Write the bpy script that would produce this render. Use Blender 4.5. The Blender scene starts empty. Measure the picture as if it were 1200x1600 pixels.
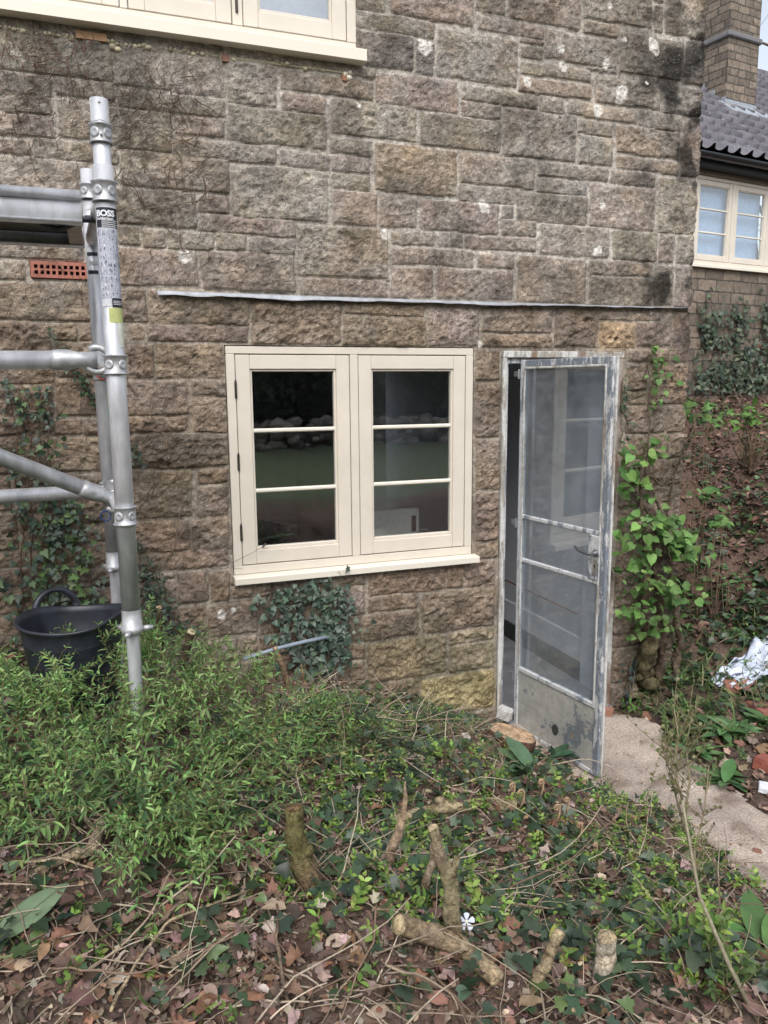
import bpy, bmesh, math, random
import numpy as np
from mathutils import Vector, Matrix
# ---------------------------------------------------------------- camera
sc = bpy.context.scene
COL = sc.collection
YAW, PITCH, ROLL, FPX = math.radians(20.136), math.radians(9.35), math.radians(-.466), 1203.0
FW = np.array([math.sin(YAW)*math.cos(PITCH), math.cos(YAW)*math.cos(PITCH), -math.sin(PITCH)])
R0 = np.array([math.cos(YAW), -math.sin(YAW), 0.0]); U0 = np.cross(R0, FW)
RT = math.cos(ROLL)*R0 + math.sin(ROLL)*U0; UP = -math.sin(ROLL)*R0 + math.cos(ROLL)*U0
CAM = np.array([0.0, -3.647, 1.877])
cd = bpy.data.cameras.new("camera"); cam = bpy.data.objects.new("camera", cd); COL.objects.link(cam)
cam.matrix_world = Matrix(((RT[0], UP[0], -FW[0], CAM[0]), (RT[1], UP[1], -FW[1], CAM[1]), (RT[2], UP[2], -FW[2], CAM[2]), (0, 0, 0, 1)))
cd.sensor_fit = 'VERTICAL'; cd.sensor_height = 36; cd.lens = 36*FPX/1600; cd.clip_start = .05; cd.clip_end = 1500
sc.camera = cam
sc.render.resolution_x = 768; sc.render.resolution_y = 1024
# ---------------------------------------------------------------- sky and sun (overcast)
w = bpy.data.worlds.new("World"); sc.world = w; w.use_nodes = True
nt = w.node_tree; nt.nodes.clear()
sky = nt.nodes.new('ShaderNodeTexSky'); sky.sky_type = 'NISHITA'; sky.sun_disc = False
sky.sun_elevation = math.radians(48); sky.sun_rotation = math.radians(200); sky.dust_density = 3; sky.air_density = 1.2
hs = nt.nodes.new('ShaderNodeHueSaturation'); hs.inputs['Saturation'].default_value = .42
bg = nt.nodes.new('ShaderNodeBackground'); bg.inputs[1].default_value = .15
wo = nt.nodes.new('ShaderNodeOutputWorld')
nt.links.new(sky.outputs[0], hs.inputs['Color']); nt.links.new(hs.outputs[0], bg.inputs[0]); nt.links.new(bg.outputs[0], wo.inputs[0])
sl = bpy.data.lights.new("sun", 'SUN'); sl.energy = 1.0; sl.angle = math.radians(40); sl.color = (1, .98, .96)
so = bpy.data.objects.new("sun", sl); COL.objects.link(so)
el, az = math.radians(48), math.radians(200)
sdir = Vector((math.sin(az)*math.cos(el), math.cos(az)*math.cos(el), math.sin(el)))
so.rotation_euler = sdir.to_track_quat('Z', 'Y').to_euler()
sc.view_settings.view_transform = 'Standard'; sc.view_settings.look = 'None'; sc.view_settings.gamma = 1
sc.view_settings.exposure = .73
rng = np.random.default_rng(7); random.seed(7)
# ---------------------------------------------------------------- helpers
def ray(x, y): return FW + RT*(x-600)/FPX - UP*(y-800)/FPX
def onY(x, y, Y=0.0): d = ray(x, y); return CAM + d*(Y-CAM[1])/d[1]
def onZ(x, y, Z=0.0): d = ray(x, y); return CAM + d*(Z-CAM[2])/d[2]
def proj(P):
    d = np.asarray(P, float)-CAM; D = d@FW; D = np.where(np.abs(D) < 1e-6, 1e-6, D)
    return 600+FPX*(d@RT)/D, 800-FPX*(d@UP)/D, D
def hsh(ix, iy, s):
    n = (ix.astype(np.int64)*374761393 + iy.astype(np.int64)*668265263 + s*974634777) & 0xffffffff
    n = ((n ^ (n >> 13))*1274126177) & 0xffffffff
    return ((n ^ (n >> 16)) & 0xffffff)/float(0xffffff)
def vnoise(x, y, s=0):
    x = np.asarray(x, float); y = np.asarray(y, float)
    ix = np.floor(x); iy = np.floor(y); fx = x-ix; fy = y-iy
    fx = fx*fx*(3-2*fx); fy = fy*fy*(3-2*fy)
    a = hsh(ix, iy, s); b = hsh(ix+1, iy, s); c = hsh(ix, iy+1, s); d = hsh(ix+1, iy+1, s)
    return (a+(b-a)*fx)*(1-fy)+(c+(d-c)*fx)*fy
def fbm(x, y, s=0, o=4):
    t = 0; a = .5; n = 0
    for k in range(o):
        t = t+a*vnoise(x*2**k+17.3*k, y*2**k+9.1*k, s+k); n += a; a *= .5
    return t/n
def mesh(name, V, F, mat, parent=None, col=None, smooth=True):
    """V (n,3); F = array (m,k) or list of such arrays"""
    V = np.asarray(V, np.float32).reshape(-1, 3)
    Fs = F if isinstance(F, list) else [F]
    Fs = [np.asarray(f, np.int32) for f in Fs if len(f)]
    me = bpy.data.meshes.new(name)
    me.vertices.add(len(V)); me.vertices.foreach_set('co', V.ravel())
    li = np.concatenate([f.ravel() for f in Fs]); tot = np.concatenate([np.full(len(f), f.shape[1], np.int32) for f in Fs])
    st = np.concatenate([[0], np.cumsum(tot)[:-1]]).astype(np.int32)
    me.loops.add(len(li)); me.loops.foreach_set('vertex_index', li)
    me.polygons.add(len(tot)); me.polygons.foreach_set('loop_start', st); me.polygons.foreach_set('loop_total', tot)
    me.polygons.foreach_set('use_smooth', np.full(len(tot), smooth))
    me.update(calc_edges=True); me.validate()
    if col is not None:
        c = np.asarray(col, np.float32)
        if c.ndim == 1: c = np.tile(c, (len(V), 1))
        if c.shape[1] == 3: c = np.hstack([c, np.ones((len(c), 1), np.float32)])
        ca = me.color_attributes.new('Col', 'FLOAT_COLOR', 'POINT'); ca.data.foreach_set('color', c.astype(np.float32).ravel())
    me.materials.append(mat)
    o = bpy.data.objects.new(name, me); COL.objects.link(o)
    if parent is not None: o.parent = parent
    return o
def tag(o, label=None, cat=None, group=None, kind=None):
    if label: o['label'] = label
    if cat: o['category'] = cat
    if group: o['group'] = group
    if kind: o['kind'] = kind
    return o
def empty(name, label, cat, loc=(0, 0, 0), group=None):
    o = bpy.data.objects.new(name, None); COL.objects.link(o); o.location = loc; o.empty_display_size = .1
    bpy.context.view_layer.update()
    return tag(o, label, cat, group)
def own(o, parent):       # keep world placement when the parent Empty is off the origin
    def wm(q): return Matrix.Identity(4) if q is None else wm(q.parent) @ q.matrix_parent_inverse @ q.matrix_basis
    o.parent = parent; o.matrix_parent_inverse = wm(parent).inverted(); return o
class MB:
    def __init__(s): s.V = []; s.F = {}; s.C = []; s.n = 0
    def add(s, V, F, c=(.5, .5, .5)):
        V = np.asarray(V, float).reshape(-1, 3)
        for f in (F if isinstance(F, list) else [F]):
            f = np.asarray(f, int)
            if len(f): s.F.setdefault(f.shape[1], []).append(f+s.n)
        c = np.asarray(c, float)
        if c.ndim == 1: c = np.tile(c, (len(V), 1))
        s.V.append(V); s.C.append(c[:, :3]); s.n += len(V)
    def box(s, a, b, c=(.5, .5, .5), M=None, bev=0):
        a = np.minimum(a, b).astype(float), np.maximum(a, b).astype(float); lo, hi = a
        if bev <= 0:
            V = np.array([[(lo, hi)[i][0], (lo, hi)[j][1], (lo, hi)[k][2]] for i in (0, 1) for j in (0, 1) for k in (0, 1)])
            F = [np.array([[0, 1, 3, 2], [4, 6, 7, 5], [0, 4, 5, 1], [2, 3, 7, 6], [0, 2, 6, 4], [1, 5, 7, 3]])]
        else:
            e = min(bev, .45*min(hi-lo)); V = []; idx = {}
            for i in (0, 1):
                for j in (0, 1):
                    for k in (0, 1):
                        p = np.array([(lo, hi)[i][0], (lo, hi)[j][1], (lo, hi)[k][2]]); sg = np.array([1-2*i, 1-2*j, 1-2*k])*e
                        for ax in range(3):
                            q = p.copy()
                            for o2 in range(3):
                                if o2 != ax: q[o2] += sg[o2]
                            idx[(i, j, k, ax)] = len(V); V.append(q)
            V = np.array(V); F4 = []; F3 = []
            for ax in range(3):
                o1, o2 = [q for q in range(3) if q != ax]
                for sd in (0, 1):
                    f = []
                    for (p, q) in ((0, 0), (1, 0), (1, 1), (0, 1)):
                        t = [0, 0, 0]; t[ax] = sd; t[o1] = p; t[o2] = q; f.append(idx[(*t, ax)])
                    F4.append(f)
                for (p, q) in ((0, 0), (1, 0), (1, 1), (0, 1)):     # edge parallel to ax
                    t0 = [0, 0, 0]; t0[o1] = p; t0[o2] = q; t0[ax] = 0; t1 = list(t0); t1[ax] = 1
                    F4.append([idx[(*t0, o1)], idx[(*t1, o1)], idx[(*t1, o2)], idx[(*t0, o2)]])
            for i in (0, 1):
                for j in (0, 1):
                    for k in (0, 1): F3.append([idx[(i, j, k, 0)], idx[(i, j, k, 1)], idx[(i, j, k, 2)]])
            cen = V.mean(0)
            def fix(f):
                P = V[f]; n = np.cross(P[1]-P[0], P[2]-P[0]); return f if n@(P.mean(0)-cen) > 0 else f[::-1]
            F = [np.array([fix(f) for f in F4]), np.array([fix(f) for f in F3])]
        if M is not None: V = V@np.asarray(M)[:3, :3].T+np.asarray(M)[:3, 3]
        s.add(V, F, c)
    def tube(s, P, r, c=(.5, .5, .5), n=8, cap=True, wob=0, seed=0, ribs=None):
        P = np.asarray(P, float); m = len(P); r = np.broadcast_to(np.asarray(r, float), (m,)).copy()
        T = np.gradient(P, axis=0); T /= np.linalg.norm(T, axis=1)[:, None]+1e-12
        a = np.array([0, 0, 1.]) if abs(T[0][2]) < .9 else np.array([1., 0, 0])
        N = np.cross(T[0], a); N /= np.linalg.norm(N); V = []; ang = np.arange(n)*2*math.pi/n
        for i in range(m):
            N = N-T[i]*(N@T[i]); N /= np.linalg.norm(N)+1e-12; B = np.cross(T[i], N)
            rr = r[i]*(1+wob*(vnoise(ang*1.2+seed, np.full(n, i*.7), seed)-.5)*2) if wob else np.full(n, r[i])
            V.append(P[i]+np.outer(np.cos(ang)*rr, N)+np.outer(np.sin(ang)*rr, B))
        V = np.vstack(V); i = np.arange(m-1)[:, None]*n; j = np.arange(n)[None]; k = (j+1) % n
        F = np.stack([i+j, i+k, i+n+k, i+n+j], -1).reshape(-1, 4); Fl = [F]
        if cap:
            Fl.append(np.array([list(range(n))[::-1]])); Fl.append(np.array([[(m-1)*n+q for q in range(n)]]))
        cc = np.asarray(c, float)
        if cc.ndim == 2: cc = np.repeat(cc, n, axis=0)
        s.add(V, Fl, cc)
    def lathe(s, prof, cen, axis=(0, 0, 1), n=24, c=(.5, .5, .5)):
        ax = np.asarray(axis, float); ax /= np.linalg.norm(ax)
        a = np.array([0, 0, 1.]) if abs(ax[2]) < .9 else np.array([1., 0, 0]); N = np.cross(a, ax); N /= np.linalg.norm(N); B = np.cross(ax, N)
        ang = np.arange(n)*2*math.pi/n; V = []
        for (r, h) in prof: V.append(np.asarray(cen)+ax*h+r*(np.outer(np.cos(ang), N)+np.outer(np.sin(ang), B)))
        V = np.vstack(V); m = len(prof); i = np.arange(m-1)[:, None]*n; j = np.arange(n)[None]; k = (j+1) % n
        s.add(V, np.stack([i+j, i+k, i+n+k, i+n+j], -1).reshape(-1, 4), c)
    def build(s, name, mat, parent=None, smooth=False):
        F = [np.vstack(v) for v in s.F.values()]
        o = mesh(name, np.vstack(s.V), F, mat, None, np.vstack(s.C), smooth)
        if parent is not None: own(o, parent)
        return o
# ---------------------------------------------------------------- materials
def newmat(name):
    m = bpy.data.materials.new(name); m.use_nodes = True; t = m.node_tree; t.nodes.clear()
    out = t.nodes.new('ShaderNodeOutputMaterial'); b = t.nodes.new('ShaderNodeBsdfPrincipled'); t.links.new(b.outputs[0], out.inputs[0])
    return m, t, b, out
def nd(t, k, **kw):
    n = t.nodes.new('ShaderNode'+k)
    for a, v in kw.items():
        if a.startswith('i_'): n.inputs[a[2:].replace('_', ' ')].default_value = v
        else: setattr(n, a, v)
    return n
def noise(t, scale, detail=4, rough=.6, vec=None):
    n = nd(t, 'TexNoise'); n.inputs['Scale'].default_value = scale; n.inputs['Detail'].default_value = detail; n.inputs['Roughness'].default_value = rough
    if vec: t.links.new(vec, n.inputs['Vector'])
    return n
def ramp(t, src, stops):
    r = nd(t, 'ValToRGB'); e = r.color_ramp.elements
    while len(e) < len(stops): e.new(.5)
    for q, (p, c) in zip(e, stops): q.position = p; q.color = (*c, 1) if len(c) == 3 else (c[0],)*3+(1,)
    t.links.new(src, r.inputs[0]); return r
def mixc(t, fac, a, b, mode='MIX'):
    m = nd(t, 'Mix', data_type='RGBA', blend_type=mode)
    if isinstance(fac, (int, float)): m.inputs[0].default_value = fac
    else: t.links.new(fac, m.inputs[0])
    for v, i in ((a, 6), (b, 7)):
        if isinstance(v, tuple): m.inputs[i].default_value = (*v, 1)
        else: t.links.new(v, m.inputs[i])
    return m.outputs[2]
def bump(t, b, src, strength=.5, dist=.002, prev=None):
    n = nd(t, 'Bump'); n.inputs['Strength'].default_value = strength; n.inputs['Distance'].default_value = dist
    t.links.new(src, n.inputs['Height'])
    if prev: t.links.new(prev.outputs[0], n.inputs['Normal'])
    t.links.new(n.outputs[0], b.inputs['Normal']); return n
def coord(t): return nd(t, 'TexCoord').outputs['Object']
def attr_mat(name, rough=.6, nscale=60, namp=.35, bs=.3, bd=.001, spec=.5, trans=0, metallic=0, detail=5, stretch=None):
    m, t, b, out = newmat(name)
    a = nd(t, 'Attribute', attribute_name='Col'); c = coord(t)
    if stretch:
        mp = nd(t, 'Mapping'); mp.inputs['Scale'].default_value = stretch; t.links.new(c, mp.inputs[0]); c = mp.outputs[0]
    n = noise(t, nscale, detail, .65, c)
    r = ramp(t, n.outputs[0], [(.25, (max(0, 1-namp),)), (.75, (1+namp,))])
    col = mixc(t, 1.0, a.outputs['Color'], r.outputs[0], 'MULTIPLY')
    t.links.new(col, b.inputs['Base Color']); b.inputs['Roughness'].default_value = rough
    b.inputs['Specular IOR Level'].default_value = spec; b.inputs['Metallic'].default_value = metallic
    if bs: bump(t, b, n.outputs[0], bs, bd)
    if trans:
        tr = nd(t, 'BsdfTranslucent'); t.links.new(col, tr.inputs[0]); mx = nd(t, 'MixShader'); mx.inputs[0].default_value = trans
        t.links.new(b.outputs[0], mx.inputs[1]); t.links.new(tr.outputs[0], mx.inputs[2]); t.links.new(mx.outputs[0], out.inputs[0])
    return m
def glass_mat(name, tint=(.9, .93, .93), rough=.0, dirt=0.0, base=.05, f90=.9):
    m, t, b, out = newmat(name); t.nodes.remove(b)
    tr = nd(t, 'BsdfTransparent'); tr.inputs[0].default_value = (*tint, 1)
    gl = nd(t, 'BsdfGlossy'); gl.inputs['Roughness'].default_value = rough; gl.inputs[0].default_value = (1, 1, 1, 1)
    lw = nd(t, 'Fresnel'); lw.inputs[0].default_value = 1.5; geo = nd(t, 'NewGeometry')
    mm = nd(t, 'Math', operation='MULTIPLY_ADD'); mm.inputs[1].default_value = f90; mm.inputs[2].default_value = base; t.links.new(lw.outputs[0], mm.inputs[0])
    fr_ = nd(t, 'Math', operation='SUBTRACT'); fr_.inputs[0].default_value = 1; t.links.new(geo.outputs['Backfacing'], fr_.inputs[1]); mk = nd(t, 'Math', operation='MULTIPLY', use_clamp=True); t.links.new(mm.outputs[0], mk.inputs[0]); t.links.new(fr_.outputs[0], mk.inputs[1])
    mx = nd(t, 'MixShader'); t.links.new(mk.outputs[0], mx.inputs[0]); t.links.new(tr.outputs[0], mx.inputs[1]); t.links.new(gl.outputs[0], mx.inputs[2])
    last = mx.outputs[0]
    if dirt:
        df = nd(t, 'BsdfDiffuse'); df.inputs[0].default_value = (.55, .6, .66, 1)
        c = coord(t); n = noise(t, 5, 6, .7, c); r = ramp(t, n.outputs[0], [(.35, (dirt*.5,)), (.75, (dirt*1.6,))])
        m2 = nd(t, 'MixShader'); t.links.new(r.outputs[0], m2.inputs[0]); t.links.new(last, m2.inputs[1]); t.links.new(df.outputs[0], m2.inputs[2]); last = m2.outputs[0]
    t.links.new(last, out.inputs[0]); return m
def plain(name, c, rough=.5, metallic=0, nscale=30, namp=.1, bs=.1, bd=.0005, spec=.5, stretch=None):
    m, t, b, out = newmat(name); cc = coord(t)
    if stretch:
        mp = nd(t, 'Mapping'); mp.inputs['Scale'].default_value = stretch; t.links.new(cc, mp.inputs[0]); cc = mp.outputs[0]
    n = noise(t, nscale, 5, .6, cc)
    lo = tuple(v*(1-namp) for v in c); hi = tuple(min(1, v*(1+namp)) for v in c)
    r = ramp(t, n.outputs[0], [(.3, lo), (.7, hi)]); t.links.new(r.outputs[0], b.inputs['Base Color'])
    b.inputs['Roughness'].default_value = rough; b.inputs['Metallic'].default_value = metallic; b.inputs['Specular IOR Level'].default_value = spec
    if bs: bump(t, b, n.outputs[0], bs, bd)
    return m
def flaky(name, top, under, wood, a=.5, b2=.62, scale=14, stretch=(1, 1, .35)):
    """peeling paint: top coat, older coat, bare wood or rust"""
    m, t, b, out = newmat(name); c = coord(t)
    mp = nd(t, 'Mapping'); mp.inputs['Scale'].default_value = stretch; t.links.new(c, mp.inputs[0])
    n = noise(t, scale, 8, .72, mp.outputs[0]); n2 = noise(t, scale*4, 6, .7, c)
    r1 = ramp(t, n.outputs[0], [(a-.015, (0,)), (a+.015, (1,))]); r2 = ramp(t, n.outputs[0], [(b2-.015, (0,)), (b2+.015, (1,))])
    r3 = ramp(t, n2.outputs[0], [(.35, (.72,)), (.65, (1.1,))])
    c1 = mixc(t, r1.outputs[0], top, under); c2 = mixc(t, r2.outputs[0], c1, wood); c3 = mixc(t, 1.0, c2, r3.outputs[0], 'MULTIPLY')
    t.links.new(c3, b.inputs['Base Color']); b.inputs['Roughness'].default_value = .6
    s = nd(t, 'Math', operation='ADD'); t.links.new(r1.outputs[0], s.inputs[0]); t.links.new(r2.outputs[0], s.inputs[1])
    inv = nd(t, 'Math', operation='MULTIPLY'); inv.inputs[1].default_value = -1; t.links.new(s.outputs[0], inv.inputs[0])
    q = bump(t, b, inv.outputs[0], .8, .0015); bump(t, b, n2.outputs[0], .3, .001, q)
    return m
# stone material: per-vertex colour, fine grain, pits
def stone_mat():
    m, t, b, out = newmat('sandstone'); c = coord(t); a = nd(t, 'Attribute', attribute_name='Col')
    n1 = noise(t, 38, 6, .72, c); n2 = noise(t, 170, 4, .7, c); n3 = noise(t, 9, 4, .6, c)
    r1 = ramp(t, n1.outputs[0], [(.3, (.42,)), (.5, (1.0,)), (.7, (1.6,))]); r2 = ramp(t, n2.outputs[0], [(.3, (.55,)), (.72, (1.55,))])
    r3 = ramp(t, n3.outputs[0], [(.3, (.84, .8, .76)), (.5, (1, 1, 1)), (.7, (1.12, 1.1, 1.1))])
    x = mixc(t, 1, a.outputs['Color'], r1.outputs[0], 'MULTIPLY'); x = mixc(t, 1, x, r2.outputs[0], 'MULTIPLY'); x = mixc(t, 1, x, r3.outputs[0], 'MULTIPLY')
    v = nd(t, 'TexVoronoi'); v.inputs['Scale'].default_value = 62; t.links.new(c, v.inputs['Vector'])
    n4 = noise(t, 3.5, 3, .6, c)
    th = nd(t, 'Math', operation='MULTIPLY'); th.inputs[1].default_value = .2; t.links.new(n4.outputs[0], th.inputs[0])
    th2 = nd(t, 'Math', operation='MULTIPLY'); t.links.new(th.outputs[0], th2.inputs[0]); t.links.new(a.outputs['Alpha'], th2.inputs[1])
    ls = nd(t, 'Math', operation='LESS_THAN'); t.links.new(v.outputs['Distance'], ls.inputs[0]); t.links.new(th2.outputs[0], ls.inputs[1])
    f = nd(t, 'Math', operation='MULTIPLY'); f.inputs[1].default_value = .75; t.links.new(ls.outputs[0], f.inputs[0])
    x = mixc(t, f.outputs[0], x, (.5, .5, .47))
    t.links.new(x, b.inputs['Base Color']); b.inputs['Roughness'].default_value = .9; b.inputs['Specular IOR Level'].default_value = .2
    q = bump(t, b, n1.outputs[0], 1.0, .008); bump(t, b, n2.outputs[0], 1.0, .0045, q)
    return m
M_STONE = stone_mat()
CREAM = (.68, .62, .535)
M_CREAM = plain('cream_paint', CREAM, .42, nscale=5, namp=.055, bs=.06, bd=.0005)
M_CREAMB = plain('cream_sill_paint', (.76, .71, .61), .4, nscale=8, namp=.02, bs=.04)
M_GLASS = glass_mat('window_glass', (.9, .93, .93), base=.17, f90=1.2)
M_DGLASS = glass_mat('dusty_door_glass', (.84, .88, .9), base=.06, f90=1.15, dirt=.13)
M_ALU = plain('aluminium', (.58, .59, .62), .40, .4, nscale=22, namp=.26, bs=.2, bd=.0007, stretch=(1, 1, .35))
M_ALUD = plain('dull_aluminium', (.45, .46, .475), .5, .5, nscale=40, namp=.3, bs=.3, bd=.0006)
M_RUB = plain('black_rubber', (.018, .021, .03), .42, nscale=18, namp=.5, bs=.15, bd=.001)
M_PLASTER = plain('white_plaster', (.62, .63, .66), .9, nscale=6, namp=.06, bs=.1)
M_LEAF = attr_mat('leaf', .42, 25, .22, .25, .001, .5, trans=.22)
M_LEAFM = attr_mat('matt_leaf', .6, 30, .25, .25, .001, .35, trans=.25)
M_DEAD = attr_mat('dead_leaf', .75, 45, .4, .4, .002, .25, trans=.08)
def bark_mat():
    m, t, b, out = newmat('bark'); c = coord(t); a = nd(t, 'Attribute', attribute_name='Col')
    n = noise(t, 60, 8, .75, c); n2 = noise(t, 14, 5, .65, c); v = nd(t, 'TexVoronoi', feature='DISTANCE_TO_EDGE'); v.inputs['Scale'].default_value = 55; nn = mixc(t, .06, c, noise(t, 30, 3, .6, c).outputs[1]); t.links.new(nn, v.inputs['Vector'])
    r = ramp(t, n.outputs[0], [(.32, (.35,)), (.5, (.95,)), (.68, (1.5,))]); r2 = ramp(t, n2.outputs[0], [(.36, (.55, .5, .45)), (.5, (1, 1, 1)), (.64, (1.25, 1.2, 1.1))]); r3 = ramp(t, v.outputs['Distance'], [(.0, (.45,)), (.09, (1,))])
    x = mixc(t, 1, a.outputs['Color'], r.outputs[0], 'MULTIPLY'); x = mixc(t, 1, x, r2.outputs[0], 'MULTIPLY'); x = mixc(t, .7, x, r3.outputs[0], 'MULTIPLY')
    t.links.new(x, b.inputs['Base Color']); b.inputs['Roughness'].default_value = .92; b.inputs['Specular IOR Level'].default_value = .15
    q = bump(t, b, n.outputs[0], 1, .005); bump(t, b, r3.outputs[0], .6, .003, q); return m
M_BARK = bark_mat()
M_TWIG = attr_mat('twig', .85, 90, .35, .4, .001, .2)
M_MISC = attr_mat('painted', .6, 40, .2, .3, .001, .4)
M_METALC = attr_mat('metal_part', .5, 60, .3, .3, .0006, .5, metallic=.6)
# ---------------------------------------------------------------- the stone house
OR = dict(A=(0, 40, 4), B=(300, 80, 4), C=(550, 0, 4), D=(820, 0, 4), E=(550, 270, 4), F=(820, 270, 4), G=(180, 320, 4), H=(180, 580, 4),
          I=(0, 340, 5), J=(0, 640, 5), K=(500, 830, 4), L=(900, 520, 5.4545), M=(240, 860, 4), N=(0, 0, 1))
ST = """A -100,698,-20,300 A 705,1072,70,385 A 1088,1405,120,440 B 208,532,60,340 B 545,1135,150,275 B 560,838,272,380 B 872,1405,325,545
B -470,205,268,388 B -115,205,412,528 A -200,322,280,545 A 345,712,335,455 A 600,1072,520,775 A 365,590,470,700 A -200,345,550,680 A -200,200,690,800 A 210,738,720,850
A -200,560,820,1060 B -450,232,645,868 B -110,528,560,680 B 222,838,365,590 B 548,862,630,730 B 868,1110,655,755 B 852,1128,548,645 B 252,852,725,1052 B 875,1112,765,872
E -120,160,120,325 E 170,405,145,345 B 42,232,905,1015 B -472,30,865,1090 B 42,648,1035,1145 E -340,228,338,655 G 5,155,130,250 G 168,318,150,265 G 324,622,165,278 G 632,815,180,285
G 835,1128,205,310 G -60,512,275,505 G 538,1125,300,540 E -335,225,665,775 I -300,640,130,320 I -300,190,330,480 I -300,720,505,803 G -60,195,520,738 G 205,835,540,752 G 850,1415,590,872
E -55,462,815,890 E -55,465,900,1085 E 475,795,840,1085 E 815,1255,845,1000 E 815,1255,1010,1090 F 190,455,850,1090 F 460,850,865,925 F 470,690,935,1095 F 695,865,935,1090 F 925,1045,865,1185 F 870,918,870,1080
L 440,800,140,250 L 440,605,265,490 L 430,600,500,605 L 630,945,270,600 L 425,765,620,850 L 770,935,620,850 L 400,760,860,1070 L 770,930,860,1060 L 390,640,1085,1300 L 650,920,1080,1290
E 248,522,372,458 E 542,690,375,468 E 698,1158,400,490 E 248,762,475,580 E 782,1012,505,595 E 250,508,590,778 E 528,1005,600,795 E 1028,1465,525,810 E 428,915,178,374 E 665,1012,80,190 E 930,1012,200,292 E 930,1158,300,400
E 1022,1475,130,318 F 95,528,335,520 F 545,830,365,550 F 835,935,385,565 F 945,1065,395,575 F 400,795,550,645 F 400,798,655,830 F 805,925,580,830 F 932,1055,580,835 F 405,815,85,352 F 830,1080,30,385
F 75,390,40,135 D 80,522,1028,1118 D 528,815,1070,1160 C 670,1145,970,1160 C 140,655,915,1212 C 425,930,722,925 C 675,930,640,735 D -135,322,695,990 C 150,662,480,680 C 680,1165,560,655 D 95,245,600,705 D 262,705,655,745
D 715,975,700,810 C 20,385,200,425 C 393,518,255,465 C 535,1035,210,515 C 20,515,95,205 C -20,210,-50,60 C 235,760,-130,125 C 768,955,-80,85 D -110,355,-100,150 C 772,1202,125,218 C 1052,1195,285,365 D -35,418,410,490
D -35,418,505,600 D 125,578,215,400 D 368,585,135,220 D 370,800,-60,145 D 812,868,30,205 D 880,1140,-60,232 D 598,990,225,480 D 1000,1130,255,535 D 438,855,495,660 D 865,1115,545,715 D 335,548,755,845 D 335,548,850,1030
D 568,965,800,975 D 568,960,990,1070 D 980,1105,735,1105 H -10,458,60,275 G 65,240,875,1085 G 250,682,870,1085 H 485,690,60,155 H 488,695,168,385 H -10,452,285,388 H -10,702,395,605 H -10,485,625,920
H 510,705,610,702 H 512,710,715,908 H 0,465,940,1135 H 475,718,920,1120 M 50,475,0,115 M 150,340,130,330 M 350,480,130,320 M 490,740,215,295 M 160,335,345,540 M 340,650,335,530 M 540,650,540,640 M 340,530,560,700
M 660,1130,300,500 M 660,1130,510,680 K 300,780,235,385 K 790,900,205,355 K 905,1090,180,345 K 295,612,402,495 K 135,275,345,525 K 262,618,508,668 K 150,255,530,700 K 635,1090,365,615 K 140,280,715,805 K 295,785,672,918
K 805,1088,615,690 K 805,1085,700,870 K 110,285,820,940 K 635,1085,895,1135 K 420,625,930,1180 K 640,1080,1150,1300 N 743,781,546,595 N 743,781,599,683 N 743,781,687,765 N 743,780,769,845 N 743,780,848,872
I -200,400,815,1080 I 410,605,820,955 I 615,900,820,955 G 88,175,748,850 G 190,835,755,860 I -200,430,1090,1300 I -200,430,1310,1540 I 440,900,970,1250 I 440,900,1260,1540 J 200,330,70,350 J 430,640,65,195 J 650,870,60,195
J 380,870,215,475 J -200,190,60,200 J -200,190,210,345 J -200,370,360,500 J 110,620,490,790 J 630,900,490,640 J -200,90,520,800 J 630,900,650,880 J -200,140,820,1100 J 150,640,800,1080 J 650,900,900,1030 J -200,220,1110,1230
J 240,630,1110,1240 J 640,900,1040,1240 J -200,230,1250,1390 J 240,900,1250,1400 J -200,300,1410,1600 J 310,900,1410,1600 J -200,400,1620,1850 J 410,900,1620,1850"""
tk = ST.split(); XC = 3.215
rects = []
for a, b in zip(tk[::2], tk[1::2]):
    ox, oy, s = OR[a]; x0, x1, y0, y1 = [float(v) for v in b.split(',')]
    x0, x1, y0, y1 = ox+x0/s, ox+x1/s, oy+y0/s, oy+y1/s
    xm, ym = (x0+x1)/2, (y0+y1)/2
    rects.append([onY(x0, ym)[0], onY(x1, ym)[0], onY(xm, y1)[2], onY(xm, y0)[2], xm, ym])
HOLES = [(.562, 1.842, .972, 2.066), (2.003, 2.768, -.6, 2.052), (-3.4, 1.222, 3.385, 4.7), (-.232, .07, 2.332, 2.405)]
for q in rects:
    if q[1] > XC-.06: q[1] = XC+.22                   # quoins wrap the corner
X0w, X1w, Z0w, Z1w = -4.2, XC+1.2, -.6, 4.75
cs = .02; gx = int((X1w-X0w)/cs); gz = int((Z1w-Z0w)/cs); occ = np.zeros((gz, gx), bool)
for q in [r[:4] for r in rects]+HOLES:
    occ[max(0, int(round((q[2]-Z0w)/cs))):int(round((q[3]-Z0w)/cs)), max(0, int(round((q[0]-X0w)/cs))):int(round((q[1]-X0w)/cs))] = True
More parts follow.
